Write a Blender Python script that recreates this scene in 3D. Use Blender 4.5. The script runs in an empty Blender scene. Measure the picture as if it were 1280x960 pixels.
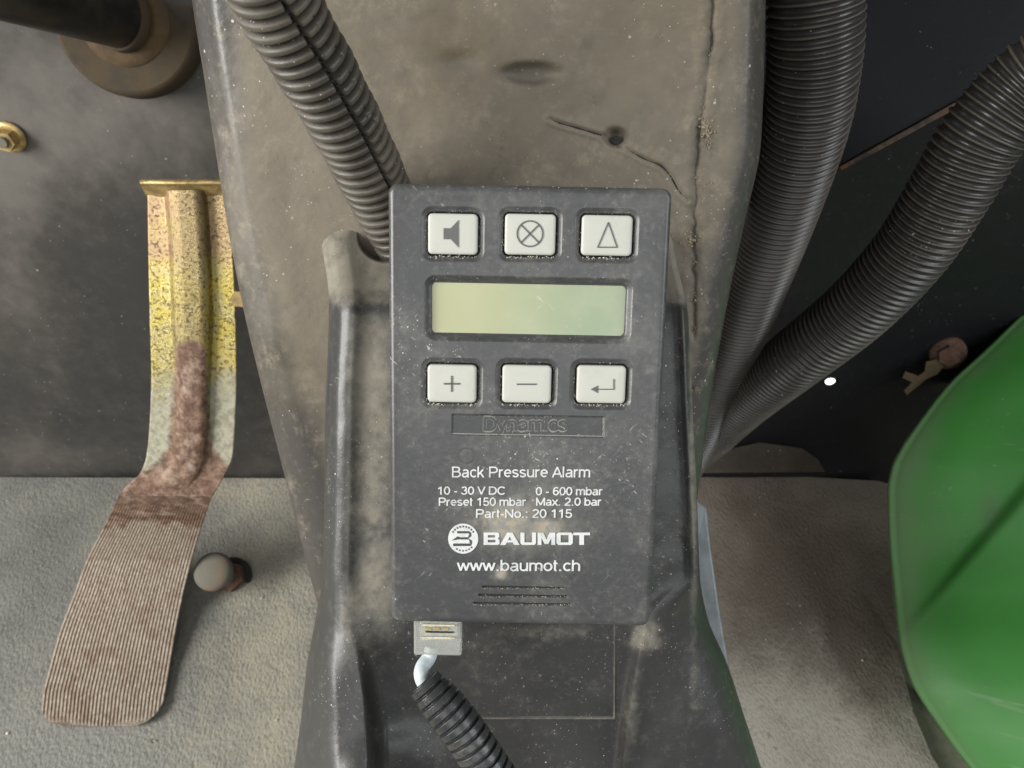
import bpy, bmesh, math, random
import numpy as np
from mathutils import Vector, Matrix
random.seed(7); np.random.seed(7)
S = bpy.context.scene
COL = S.collection

# ---------------------------------------------------------------- camera
CAM_H = 0.65
F_PX = 962.0                       # focal length in photograph pixels (1280 wide)
cam_d = bpy.data.cameras.new('camera'); cam_d.sensor_width = 36.0; cam_d.lens = F_PX/1280*36.0
cam_d.clip_start = 0.01; cam_d.clip_end = 50
cam_d.dof.use_dof = True; cam_d.dof.focus_distance = 0.27; cam_d.dof.aperture_fstop = 26
cam = bpy.data.objects.new('camera', cam_d); COL.objects.link(cam)
cam.location = (0, 0, CAM_H); cam.rotation_euler = (math.radians(45), 0, 0)
S.camera = cam

# ---------------------------------------------------------------- light
w = bpy.data.worlds.new('World'); S.world = w; w.use_nodes = True
bg = w.node_tree.nodes['Background']; bg.inputs[0].default_value = (0.93, 0.97, 1.0, 1); bg.inputs[1].default_value = 0.20
def area(name, loc, target, size, sizey, power, color):
    l = bpy.data.lights.new(name, 'AREA'); l.shape = 'RECTANGLE'; l.size = size; l.size_y = sizey
    l.energy = power; l.color = color
    o = bpy.data.objects.new(name, l); COL.objects.link(o); o.location = loc
    o.rotation_euler = (Vector(target)-Vector(loc)).to_track_quat('-Z', 'Y').to_euler()
    return o
area('left_door_daylight', (-1.20, -0.25, 0.95), (0, 0.25, 0.35), 0.6, 0.9, 35, (1.0, 0.985, 0.95))
area('right_door_daylight', (1.3, -0.35, 1.15), (0.1, 0.3, 0.3), 0.6, 1.0, 12, (0.94, 0.98, 1.0))
area('rear_window_daylight', (0.1, -1.3, 1.35), (0, 0.3, 0.3), 1.2, 0.8, 9, (0.97, 0.99, 1.0))
S.view_settings.view_transform = 'Standard'; S.view_settings.look = 'None'
S.view_settings.exposure = 0.0; S.view_settings.gamma = 1.0; S.view_settings.use_curve_mapping = False
S.cycles.max_bounces = 6

# ---------------------------------------------------------------- projection helpers (lay the place out from measured positions)
r2 = math.sqrt(0.5)
CO = np.array([0, 0, CAM_H]); FW = np.array([0, r2, -r2]); RT = np.array([1.0, 0, 0]); UP = np.array([0, r2, r2])
def ray(px, py):
    px = np.asarray(px, float); py = np.asarray(py, float)
    return FW + ((px-640)/F_PX)[..., None]*RT + ((480-py)/F_PX)[..., None]*UP
def P(px, py, d):
    return CO + np.asarray(d, float)[..., None]*ray(px, py)
def V(px, py, d): return Vector(P(px, py, d))
WALL_Y = 0.509
def on_floor(px, py, z=0.0):
    r = ray(px, py); return (z-CAM_H)/r[..., 2]
def on_wall(px, py, y=WALL_Y):
    r = ray(px, py); return y/r[..., 1]

# ---------------------------------------------------------------- object helpers
def link(o, parent=None):
    COL.objects.link(o)
    if parent is not None:
        o.parent = parent
        m = Matrix.Identity(4); q = parent
        while q is not None:
            m = Matrix.LocRotScale(q.location, q.rotation_euler, q.scale) @ m if q.parent is None else m
            q = q.parent
        o.matrix_parent_inverse = m.inverted()
    return o
def thing(name, label, cat, loc, group=None):
    o = bpy.data.objects.new(name, None); o.empty_display_size = 0.01; COL.objects.link(o)
    o.location = Vector(loc); o['label'] = label; o['category'] = cat
    if group: o['group'] = group
    return o
def tag(o, label, cat, group=None):
    o['label'] = label; o['category'] = cat
    if group: o['group'] = group
    return o
def mesh_obj(name, verts, faces, mat, parent=None, smooth=True, attrs=None):
    me = bpy.data.meshes.new(name)
    verts = np.asarray(verts, dtype=np.float32)
    me.from_pydata(verts.tolist() if len(faces) and not isinstance(faces, np.ndarray) else verts.tolist(), [], faces.tolist() if isinstance(faces, np.ndarray) else faces)
    if mat: me.materials.append(mat)
    if smooth: me.polygons.foreach_set('use_smooth', [True]*len(me.polygons))
    if attrs:
        for k, v in attrs.items():
            a = me.attributes.new(k, 'FLOAT', 'POINT'); a.data.foreach_set('value', np.asarray(v, dtype=np.float32).ravel())
    me.update()
    o = bpy.data.objects.new(name, me); link(o, parent)
    return o
def bm_obj(name, bm, mat, parent=None, smooth=False):
    me = bpy.data.meshes.new(name); bmesh.ops.recalc_face_normals(bm, faces=bm.faces); bm.to_mesh(me); bm.free()
    if mat: me.materials.append(mat)
    if smooth: me.polygons.foreach_set('use_smooth', [True]*len(me.polygons))
    o = bpy.data.objects.new(name, me); return link(o, parent)
def bevel(o, wd, seg=3, angle=40):
    m = o.modifiers.new('bevel', 'BEVEL'); m.width = wd; m.segments = seg; m.limit_method = 'ANGLE'; m.angle_limit = math.radians(angle)
    return o
def grid_faces(R, C, flip=False):
    i = np.arange(R-1)[:, None]*C + np.arange(C-1)[None, :]
    f = np.stack([i, i+1, i+1+C, i+C], -1).reshape(-1, 4)
    return f[:, ::-1] if flip else f
def catmull(xs, ys, t):                    # ys (n,...) at xs, evaluated at t, monotone-ish cubic
    xs = np.asarray(xs, float); ys = np.asarray(ys, float)
    h = np.diff(xs); hs = h.reshape((-1,)+(1,)*(ys.ndim-1))
    dl = np.diff(ys, axis=0)/hs
    m = np.zeros_like(ys); m[0] = dl[0]; m[-1] = dl[-1]
    if len(xs) > 2:
        a, b = dl[:-1], dl[1:]
        w1 = (2*hs[1:]+hs[:-1]); w2 = (hs[1:]+2*hs[:-1])
        with np.errstate(divide='ignore', invalid='ignore'):
            hm = (w1+w2)/(w1/a+w2/b)
        m[1:-1] = np.where(a*b > 0, np.nan_to_num(hm), 0)
    k = np.clip(np.searchsorted(xs, t, side='right')-1, 0, len(xs)-2)
    u = ((t-xs[k])/h[k]); u = u.reshape((-1,)+(1,)*(ys.ndim-1)); hk = hs[k]
    return ((2*u**3-3*u**2+1)*ys[k]+(u**3-2*u**2+u)*hk*m[k]+(-2*u**3+3*u**2)*ys[k+1]+(u**3-u**2)*hk*m[k+1])
def loft(name, rows, mat, nr, nc, disp=None, attrs=None, parent=None, rowsmooth=True, flip=False, colp=None, dmode=None):
    """rows: [(py, [(px, depth), ...])]; equal column counts"""
    ys = np.array([r[0] for r in rows], float)
    A = np.array([r[1] for r in rows], float)                       # (n, c, 2)
    t = np.linspace(ys[0], ys[-1], nr) if np.isscalar(nr) else np.asarray(nr)
    B = catmull(ys, A, t)                                           # (nr, c, 2)
    c = A.shape[1]; cp = np.arange(c, dtype=float)
    tc = np.linspace(0, c-1, nc) if colp is None else colp
    Cc = catmull(cp, B.transpose(1, 0, 2), tc).transpose(1, 0, 2)
    PX, D = Cc[..., 0], Cc[..., 1]; PY = np.repeat(t[:, None], PX.shape[1], 1)
    if disp is not None: D = D + disp(PX, PY)
    Vt = P(PX, PY, D).reshape(-1, 3)
    at = {k: f(PX, PY).ravel() for k, f in attrs.items()} if attrs else None
    return mesh_obj(name, Vt, grid_faces(PX.shape[0], PX.shape[1], flip), mat, parent, True, at)
def vnoise(x, y, s, seed=0):               # smooth value noise
    rs = np.random.RandomState(seed); T = rs.rand(256, 256)
    x = np.asarray(x)/s+100; y = np.asarray(y)/s+100
    i = np.floor(x).astype(int); j = np.floor(y).astype(int); fx = x-i; fy = y-j
    fx = fx*fx*(3-2*fx); fy = fy*fy*(3-2*fy)
    g = lambda a, b: T[a % 256, b % 256]
    return (g(i, j)*(1-fx)+g(i+1, j)*fx)*(1-fy)+(g(i, j+1)*(1-fx)+g(i+1, j+1)*fx)*fy
def fbm(x, y, s, seed=0, o=4):
    r = 0; a = 0.5; tot = 0
    for k in range(o): r = r+a*vnoise(x, y, s/2**k, seed+k); tot += a; a *= 0.55
    return r/tot
def sstep(a, b, x): u = np.clip((x-a)/(b-a), 0, 1); return u*u*(3-2*u)
def gauss(x, y, cx, cy, rx, ry): return np.exp(-((x-cx)/rx)**2-((y-cy)/ry)**2)
def segdist(X, Y, pts):
    best = np.full(np.shape(X), 1e9)
    for (x0, y0), (x1, y1) in zip(pts[:-1], pts[1:]):
        dx, dy = x1-x0, y1-y0; u = np.clip(((X-x0)*dx+(Y-y0)*dy)/(dx*dx+dy*dy), 0, 1)
        best = np.minimum(best, np.hypot(X-x0-u*dx, Y-y0-u*dy))
    return best

def sweep_path(pts, n):
    a = np.array([P(p[0], p[1], p[2]) for p in pts]); k = np.arange(len(a), dtype=float)
    for _ in range(1):
        seg = np.r_[0, np.cumsum(np.linalg.norm(np.diff(a, axis=0), axis=1))]
    # centripetal Catmull-Rom through the points, then uniform arc length
    def cr(u):
        i = np.clip(u.astype(int), 0, len(a)-2); f = (u-i)[:, None]
        p0 = np.where((i > 0)[:, None], a[np.maximum(i-1, 0)], 2*a[0]-a[1]); p1 = a[i]; p2 = a[i+1]
        p3 = np.where((i < len(a)-2)[:, None], a[np.minimum(i+2, len(a)-1)], 2*a[-1]-a[-2])
        return 0.5*((2*p1)+(-p0+p2)*f+(2*p0-5*p1+4*p2-p3)*f**2+(-p0+3*p1-3*p2+p3)*f**3)
    q = cr(np.linspace(0, len(a)-1, 800)); s = np.r_[0, np.cumsum(np.linalg.norm(np.diff(q, axis=0), axis=1))]
    t = np.linspace(0, s[-1], n); return np.stack([np.interp(t, s, q[:, i]) for i in range(3)], 1), t
def tube(name, pts, rad, mat, parent=None, n=200, m=32, rfun=None, world=False, attrs=None, caps=True):
    if world:
        a = np.array(pts); s = np.r_[0, np.cumsum(np.linalg.norm(np.diff(a, axis=0), axis=1))]
        t = np.linspace(0, s[-1], n); C = np.stack([np.interp(t, s, a[:, i]) for i in range(3)], 1)
    else: C, t = sweep_path(pts, n)
    T = np.gradient(C, axis=0); T /= np.linalg.norm(T, axis=1)[:, None]
    ref = CO-C; ref -= (ref*T).sum(1)[:, None]*T; ref /= np.linalg.norm(ref, axis=1)[:, None]
    B = np.cross(T, ref)
    th = np.linspace(0, 2*np.pi, m, endpoint=False)
    R = np.full((n, m), rad) if rfun is None else rfun(t[:, None]+0*th[None], th[None]+0*t[:, None])
    if attrs is None: rr_ = (R-R.min(1, keepdims=True).min())/(np.ptp(R)+1e-9); attrs = {'dirt': (np.clip(rr_*1.5-1.0, -0.8, 0.5)).ravel()}  # dust on rib crests; valleys darkened, painting their shade into the colour
    Vt = C[:, None]+R[..., None]*(np.cos(th)[None, :, None]*ref[:, None]+np.sin(th)[None, :, None]*B[:, None])
    i = np.arange(n-1)[:, None]*m; j = np.arange(m)[None]; k = (j+1) % m
    F = np.stack([i+j, i+k, i+m+k, i+m+j], -1).reshape(-1, 4).tolist()
    if caps: F += [list(range(m))[::-1], [(n-1)*m+x for x in range(m)]]
    return mesh_obj(name, Vt.reshape(-1, 3), F, mat, parent, True, attrs)

# ---------------------------------------------------------------- materials
def nn(nt, t, **kw):
    n = nt.nodes.new(t)
    for k, v in kw.items(): setattr(n, k, v)
    return n
class MB:
    def __init__(s, name):
        s.m = bpy.data.materials.new(name); s.m.use_nodes = True; s.nt = s.m.node_tree
        s.b = s.nt.nodes['Principled BSDF']; s.tc = nn(s.nt, 'ShaderNodeTexCoord').outputs['Object']
    def L(s, a, b): s.nt.links.new(a, b)
    def mapping(s, rot=(0, 0, 0), sc=(1, 1, 1)):
        n = nn(s.nt, 'ShaderNodeMapping'); n.inputs['Rotation'].default_value = rot; n.inputs['Scale'].default_value = sc
        s.L(s.tc, n.inputs[0]); return n.outputs[0]
    def noise(s, scale, detail=6, rough=0.6, vec=None, dist=0.0):
        n = nn(s.nt, 'ShaderNodeTexNoise'); n.inputs['Scale'].default_value = scale; n.inputs['Detail'].default_value = detail
        n.inputs['Roughness'].default_value = rough; n.inputs['Distortion'].default_value = dist
        s.L(vec or s.tc, n.inputs['Vector']); return n.outputs['Fac']
    def voro(s, scale, feature='F1', out='Distance', vec=None, rnd=1.0):
        n = nn(s.nt, 'ShaderNodeTexVoronoi', feature=feature); n.inputs['Scale'].default_value = scale
        n.inputs['Randomness'].default_value = rnd
        s.L(vec or s.tc, n.inputs['Vector']); return n.outputs[out]
    def ramp(s, x, lo, hi, a=0.0, b=1.0):
        n = nn(s.nt, 'ShaderNodeMapRange', interpolation_type='SMOOTHSTEP'); s.L(x, n.inputs[0])
        n.inputs[1].default_value = lo; n.inputs[2].default_value = hi; n.inputs[3].default_value = a; n.inputs[4].default_value = b
        return n.outputs[0]
    def math(s, op, a, b=None, c=None):
        n = nn(s.nt, 'ShaderNodeMath', operation=op)
        for i, v in enumerate((a, b, c)):
            if v is None: continue
            if isinstance(v, (int, float)): n.inputs[i].default_value = v
            else: s.L(v, n.inputs[i])
        return n.outputs[0]
    def mix(s, f, a, b):
        n = nn(s.nt, 'ShaderNodeMix', data_type='RGBA')
        for i, v in ((0, f), (6, a), (7, b)):
            if isinstance(v, (int, float)): n.inputs[i].default_value = v
            elif isinstance(v, (tuple, list)): n.inputs[i].default_value = (*v[:3], 1)
            else: s.L(v, n.inputs[i])
        return n.outputs[2]
    def attr(s, name):
        n = nn(s.nt, 'ShaderNodeAttribute', attribute_name=name); return n.outputs['Fac']
    def color(s, c):
        if isinstance(c, (tuple, list)): s.b.inputs['Base Color'].default_value = (*c[:3], 1)
        else: s.L(c, s.b.inputs['Base Color'])
    def rough(s, r):
        if isinstance(r, (int, float)): s.b.inputs['Roughness'].default_value = r
        else: s.L(r, s.b.inputs['Roughness'])
    def metal(s, v):
        if isinstance(v, (int, float)): s.b.inputs['Metallic'].default_value = v
        else: s.L(v, s.b.inputs['Metallic'])
    def bump(s, h, dist, strength=1.0):
        n = nn(s.nt, 'ShaderNodeBump'); n.inputs['Distance'].default_value = dist; n.inputs['Strength'].default_value = strength
        s.L(h, n.inputs['Height'])
        if s.b.inputs['Normal'].is_linked: s.L(s.b.inputs['Normal'].links[0].from_socket, n.inputs['Normal'])
        s.L(n.outputs[0], s.b.inputs['Normal'])
    def specks(s, scale, size, dens):
        """small isolated flecks: voronoi cells, a random share of them switched on"""
        d = s.voro(scale); c = nn(s.nt, 'ShaderNodeSeparateColor'); s.L(s.voro(scale, out='Color'), c.inputs[0])
        cl = s.ramp(s.noise(26, 3, 0.6), 0.47, 0.60)
        return s.math('MULTIPLY', cl, s.math('MULTIPLY', s.ramp(d, size*0.6, size, 1, 0), s.ramp(c.outputs[0], dens*0.98, dens, 0.8, 0)))
    def scratches(s, rot, scale, thr=0.66, stretch=0.06):
        mp = nn(s.nt, 'ShaderNodeMapping', vector_type='TEXTURE'); mp.inputs['Rotation'].default_value = rot
        mp.inputs['Scale'].default_value = (1/stretch, 1, 1); s.L(s.tc, mp.inputs[0]); n = s.noise(scale, 2, 0.5, mp.outputs[0])
        brk = s.noise(scale*0.05, 4, 0.6)
        cl = s.ramp(s.noise(19, 3, 0.6), 0.44, 0.62)
        return s.math('MULTIPLY', cl, s.math('MULTIPLY', s.ramp(n, thr, thr+0.09), s.ramp(brk, 0.45, 0.62)))
def dirty(name, base, dust, lo, hi, scale, rough=0.5, drough=0.85, attr=None, aw=1.0, grain=0.0001, gscale=1500, speck=0.05, speckc=(0.6, 0.57, 0.5), scr=0.0, spec=0.5, film=0.15, sscale=420, blotch=None, streak=0.0, blotchc=None, brown=None):
    M = MB(name)
    big = M.noise(scale, 8, 0.62, dist=0.3); fine = M.noise(scale*14, 6, 0.7)
    x = M.math('MULTIPLY_ADD', fine, 0.35, M.math('MULTIPLY', big, 0.8))
    if attr: x = M.math('MULTIPLY_ADD', M.attr(attr), aw, x)
    mask = M.ramp(x, lo, hi, film, 1.0)
    tint = M.mix(M.noise(scale*3.3, 4, 0.6), tuple(c*0.78 for c in dust), tuple(min(1, c*1.2) for c in dust))
    col = M.mix(mask, base, tint)
    if streak:
        col = M.mix(M.math('MULTIPLY', M.ramp(M.noise(scale*7, 9, 0.8), 0.50, 0.70), streak), col, tuple(min(1, c*1.7) for c in dust))
        col = M.mix(M.math('MULTIPLY', M.ramp(M.noise(scale*5, 7, 0.7, M.mapping((0, 0, 0), (1.3, 1, 1))), 0.52, 0.75), streak*0.8), col, base)
    if scr:
        sc = M.math('MAXIMUM', M.scratches((0.3, 0.2, 0.9), 1000), M.math('MAXIMUM', M.scratches((0.2, -0.4, -0.7), 760), M.scratches((-0.2, 0.5, 2.2), 900, 0.70)))
        col = M.mix(M.math('MULTIPLY', sc, scr), col, (0.5, 0.49, 0.45))
    if speck:
        sp = M.math('MAXIMUM', M.specks(sscale, 0.22, speck), M.specks(sscale*2.4, 0.28, speck*1.6))
        col = M.mix(sp, col, speckc)
    if brown: col = M.mix(M.math('MULTIPLY', M.attr('brown'), 0.75), col, brown)
    if blotch: col = M.mix(M.math('MULTIPLY', M.attr(blotch), 0.8), col, blotchc or tuple(c*0.6 for c in base))
    M.color(col); M.rough(M.ramp(mask, 0, 1, rough, drough)); M.b.inputs['Specular IOR Level'].default_value = spec
    if grain: M.bump(M.math('MULTIPLY_ADD', M.noise(gscale, 3, 0.6), 0.5, fine), grain)
    return M.m

DUST = (0.30, 0.265, 0.205)
m_firewall = dirty('dusty black firewall panel', (0.022, 0.021, 0.021), (0.125, 0.113, 0.098), 0.42, 1.05, 6, 0.42, 0.7, attr='dirt', aw=0.6, speck=0.03, speckc=(0.3, 0.29, 0.26), film=0.10, sscale=160, scr=0.12, streak=0.05)
m_black = dirty('black recess panel', (0.003, 0.003, 0.004), (0.022, 0.020, 0.018), 0.75, 1.15, 12, 0.5, 0.8, speck=0.02, speckc=(0.12, 0.11, 0.10), film=0.03, sscale=200, spec=0.2)
m_column = dirty('dusty shroud plastic', (0.050, 0.048, 0.046), (0.182, 0.154, 0.114), 0.60, 1.20, 14, 0.32, 0.68, brown=(0.095, 0.073, 0.042), attr='dirt', aw=0.75, speck=0.035, scr=0.5, sscale=330, film=0.08, blotch='smudge', streak=0.45)
m_cover = dirty('black moulded cover plastic', (0.022, 0.023, 0.026), (0.235, 0.215, 0.17), 0.66, 1.25, 22, 0.37, 0.8, attr='dirt', aw=0.75, speck=0.05, scr=0.40, sscale=520, film=0.09, streak=0.12)
m_device = dirty('scuffed charcoal casing', (0.039, 0.0395, 0.041), (0.22, 0.215, 0.195), 0.58, 1.18, 30, 0.36, 0.65, streak=0.14, attr='dirt', aw=0.7, speck=0.05, scr=0.6, sscale=650, grain=0.00005, film=0.06, blotch='mud', blotchc=(0.36, 0.30, 0.20))
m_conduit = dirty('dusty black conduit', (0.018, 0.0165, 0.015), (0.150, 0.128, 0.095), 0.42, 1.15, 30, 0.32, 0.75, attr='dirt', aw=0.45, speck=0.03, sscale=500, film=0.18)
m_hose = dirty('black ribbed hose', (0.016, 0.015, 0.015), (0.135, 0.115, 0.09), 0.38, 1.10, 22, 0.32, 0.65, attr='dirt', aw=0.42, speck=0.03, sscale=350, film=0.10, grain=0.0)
m_smallconduit = dirty('small split conduit plastic', (0.022, 0.023, 0.025), (0.2, 0.19, 0.17), 0.62, 1.3, 60, 0.24, 0.7, attr='dirt', aw=0.2, speck=0.10, sscale=600, film=0.06)
m_dark = dirty('dark slot', (0.008, 0.008, 0.008), (0.05, 0.05, 0.04), 0.7, 1.2, 40, 0.8, 0.9, speck=0)
m_icon = dirty('grey printed symbol', (0.085, 0.085, 0.085), (0.2, 0.2, 0.19), 0.7, 1.3, 80, 0.6, 0.8, speck=0)
m_button = dirty('cream rubber key', (0.50, 0.505, 0.445), (0.30, 0.29, 0.24), 0.58, 1.15, 50, 0.45, 0.7, speck=0.02, speckc=(0.35, 0.33, 0.28), sscale=700, grain=0.00002)
m_print = dirty('white print', (0.68, 0.69, 0.68), (0.27, 0.26, 0.23), 0.52, 0.92, 110, 0.55, 0.8, speck=0)
m_crumb = dirty('pale crumbs', (0.58, 0.55, 0.47), (0.36, 0.31, 0.24), 0.4, 0.9, 300, 0.8, 0.9, speck=0, grain=0)
m_mud = dirty('dried mud', (0.36, 0.30, 0.20), (0.20, 0.16, 0.11), 0.4, 0.9, 300, 0.9, 0.9, speck=0, grain=0.0002)

def mat_rubber(name, a, b, dustc, scale, lo=0.55, hi=1.0, gs=400, attr='dirt', bd=0.0009):
    M = MB(name)
    big = M.noise(scale, 7, 0.6); fine = M.noise(scale*18, 5, 0.7)
    base = M.mix(M.ramp(big, 0.35, 0.65), a, b)
    vec = M.mapping((0.0, 0.0, 0.45), (1.0, 0.62, 1.0))
    pebble = M.voro(gs, 'SMOOTH_F1', vec=vec)
    x = M.math('MULTIPLY_ADD', M.attr(attr), 0.8, M.math('MULTIPLY_ADD', fine, 0.3, M.math('MULTIPLY', M.noise(scale*2.3, 6, 0.6), 0.7)))
    x = M.math('MULTIPLY_ADD', pebble, 0.30, x)
    msk = M.ramp(x, lo, hi, 0.0, 0.9)
    col = M.mix(msk, base, dustc)
    col = M.mix(M.specks(260, 0.14, 0.04), col, (0.6, 0.58, 0.5))
    col = M.mix(M.specks(200, 0.12, 0.05), col, (0.03, 0.03, 0.03))
    col = M.mix(M.math('MULTIPLY', M.ramp(pebble, 0.45, 0.85), 0.45), col, tuple(c*0.5 for c in a))
    M.color(col); M.rough(M.ramp(msk, 0, 1, 0.55, 0.9))
    h = M.math('MULTIPLY_ADD', M.noise(gs*1.6, 3, 0.6, vec), 1.1, M.math('MULTIPLY', pebble, -1.1))
    M.bump(h, bd, 1.0)
    return M.m
m_mat_left = mat_rubber('grey pebbled rubber mat', (0.125, 0.126, 0.114), (0.185, 0.183, 0.162), (0.35, 0.32, 0.24), 7, 0.68, 1.25)
m_mat_right = mat_rubber('brown stained rubber mat', (0.105, 0.084, 0.064), (0.170, 0.144, 0.116), (0.36, 0.335, 0.28), 9, 0.78, 1.3, gs=430, bd=0.0007)

def mat_pedal():
    M = MB('zinc plated steel pedal with rust')
    sp = M.ramp(M.math('MULTIPLY_ADD', M.attr('yellow'), 0.03, M.noise(430, 3, 0.7)), 0.56, 0.61)                 # dark pits in plating
    pink = M.mix(M.ramp(M.noise(55, 4, 0.6), 0.4, 0.65), (0.44, 0.32, 0.17), (0.40, 0.27, 0.16))
    yel = M.mix(M.ramp(M.noise(70, 4, 0.6), 0.35, 0.65), (0.52, 0.42, 0.10), (0.48, 0.41, 0.19))
    gold = M.mix(M.ramp(M.math('MULTIPLY_ADD', M.noise(48, 6, 0.7), 1.0, M.attr('yellow')), 0.55, 1.15), pink, yel)
    gold = M.mix(M.math('MULTIPLY', M.attr('bead'), 0.7), gold, (0.23, 0.18, 0.09))
    gold = M.mix(M.math('MULTIPLY', sp, 0.8), gold, (0.09, 0.06, 0.03))
    grey = M.mix(M.ramp(M.noise(160, 6, 0.7), 0.40, 0.62), (0.42, 0.405, 0.31), (0.27, 0.25, 0.18))
    base = M.mix(M.ramp(M.math('MULTIPLY_ADD', M.noise(75, 7, 0.75), 1.2, M.attr('worn')), 0.85, 1.25), gold, grey)
    rust = M.mix(M.ramp(M.noise(120, 8, 0.8), 0.38, 0.66), (0.095, 0.050, 0.032), (0.265, 0.165, 0.112))
    rust = M.mix(M.ramp(M.noise(60, 5, 0.7), 0.5, 0.75), rust, (0.36, 0.27, 0.21))
    rm = M.ramp(M.math('MULTIPLY_ADD', M.noise(110, 7, 0.78), 0.9, M.attr('rust')), 0.78, 1.08)
    col = M.mix(rm, base, rust)
    tan = M.mix(M.ramp(M.noise(300, 5, 0.8), 0.22, 0.78), (0.17, 0.13, 0.09), (0.60, 0.53, 0.43))
    tan = M.mix(M.ramp(M.noise(45, 6, 0.7), 0.50, 0.70), tan, (0.25, 0.175, 0.125))
    tan = M.mix(M.math('MULTIPLY', M.attr('groove'), 0.75), tan, (0.10, 0.05, 0.032))
    col = M.mix(M.ramp(M.math('MULTIPLY_ADD', M.noise(120, 5, 0.7), 0.25, M.attr('pad')), 0.5, 0.75), col, tan)
    M.color(col)
    inv = M.math('SUBTRACT', 1.0, M.math('MAXIMUM', rm, M.math('MAXIMUM', M.attr('pad'), M.math('MULTIPLY', M.attr('worn'), 0.6))))
    M.metal(M.math('MULTIPLY', M.math('MAXIMUM', inv, 0.0), 0.75)); M.rough(M.ramp(inv, 0, 1, 0.8, 0.36))
    M.bump(M.noise(520, 6, 0.75), 0.0008, 0.7)
    return M.m
m_pedal = mat_pedal()
def simple(name, c, rough=0.5, metal=0.0, var=0.25, scale=120, bump=0.0001, c2=None, lo=0.4, hi=0.65):
    M = MB(name)
    M.color(M.mix(M.ramp(M.noise(scale, 6, 0.65), lo, hi), c, c2 or tuple(x*(1-var) for x in c))); M.rough(rough); M.metal(metal)
    if bump: M.bump(M.noise(scale*4, 4, 0.6), bump)
    return M.m
m_brass = simple('yellow zinc plated steel', (0.50, 0.36, 0.15), 0.42, 0.6, c2=(0.30, 0.22, 0.10), scale=220)
m_stud = simple('dull steel stud head', (0.125, 0.120, 0.094), 0.85, 0.0, c2=(0.21, 0.115, 0.07), scale=60, lo=0.5, hi=0.72)
m_rust = simple('rusted bolt steel', (0.075, 0.038, 0.024), 0.9, 0, c2=(0.115, 0.068, 0.046), scale=260, bump=0.0006)
m_rustyellow = simple('yellowish corroded bracket', (0.075, 0.052, 0.022), 0.9, 0, c2=(0.06, 0.04, 0.02), scale=200, bump=0.0006)
m_brown = simple('brown grease stained rubber', (0.046, 0.030, 0.012), 0.85, 0, c2=(0.028, 0.020, 0.011), scale=35, bump=0.0003)
m_brown_in = simple('ochre stained grommet hub', (0.085, 0.050, 0.017), 0.85, 0, c2=(0.045, 0.028, 0.012), scale=50, bump=0.0003)
m_shaft = simple('black painted shaft', (0.014, 0.012, 0.011), 0.35, 0, c2=(0.03, 0.024, 0.018), scale=60)
m_bracket = simple('bluish grey galvanised steel', (0.21, 0.23, 0.24), 0.5, 0.2, c2=(0.15, 0.165, 0.17), scale=90)
m_cable = simple('pale bluish cable sheath', (0.60, 0.66, 0.68), 0.45, 0, c2=(0.50, 0.55, 0.56), scale=200)
m_contact = simple('gold contacts', (0.75, 0.60, 0.25), 0.35, 0.8)
m_plugcore = simple('cream plug insert', (0.62, 0.60, 0.47), 0.5, 0, c2=(0.45, 0.42, 0.30), scale=500)
def mat_plug():
    M = MB('clear plug plastic'); M.color((0.80, 0.81, 0.76)); M.rough(0.12)
    M.b.inputs['Transmission Weight'].default_value = 0.72; M.b.inputs['IOR'].default_value = 1.45
    return M.m
m_plug = mat_plug()
def mat_green():
    M = MB('green tractor paint')
    n = M.noise(9, 6, 0.6); d = M.ramp(M.math('MULTIPLY_ADD', M.attr('dirt'), 0.7, M.math('MULTIPLY', M.noise(26, 6, 0.65), 0.7)), 0.45, 1.0, 0.0, 0.75)
    col = M.mix(M.ramp(n, 0.3, 0.7), (0.044, 0.215, 0.034), (0.056, 0.265, 0.043))
    col = M.mix(d, col, (0.125, 0.205, 0.095))
    col = M.mix(M.specks(150, 0.12, 0.10), col, (0.4, 0.42, 0.33)); col = M.mix(M.math('MULTIPLY', M.math('MAXIMUM', M.scratches((0.3, 0.2, 0.9), 260), M.scratches((0.2, -0.4, -0.5), 200)), 0.5), col, (0.22, 0.33, 0.18))
    M.color(col); M.rough(M.ramp(d, 0, 1, 0.48, 0.8)); M.bump(M.noise(30, 3, 0.5), 0.0004)
    return M.m
m_green = mat_green()
def mat_lcd():
    M = MB('lcd glass')
    g = M.attr('tint')
    col = M.mix(g, (0.34, 0.345, 0.18), (0.225, 0.28, 0.165))
    col = M.mix(M.math('MULTIPLY', M.ramp(M.noise(60, 5, 0.6), 0.4, 0.75), 0.3), col, (0.42, 0.42, 0.27))
    col = M.mix(M.specks(500, 0.16, 0.03), col, (0.16, 0.13, 0.08))
    col = M.mix(M.math('MULTIPLY', M.math('MAXIMUM', M.scratches((0.3, 0.2, 0.9), 900, 0.60), M.scratches((0.2, -0.4, -0.7), 700, 0.60)), 0.6), col, (0.55, 0.57, 0.45))
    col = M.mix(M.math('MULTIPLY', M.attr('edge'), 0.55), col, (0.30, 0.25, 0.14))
    M.color(col); M.rough(0.3); M.b.inputs['Coat Weight'].default_value = 0.3; M.b.inputs['Coat Roughness'].default_value = 0.15
    return M.m
m_lcd = mat_lcd()

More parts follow.
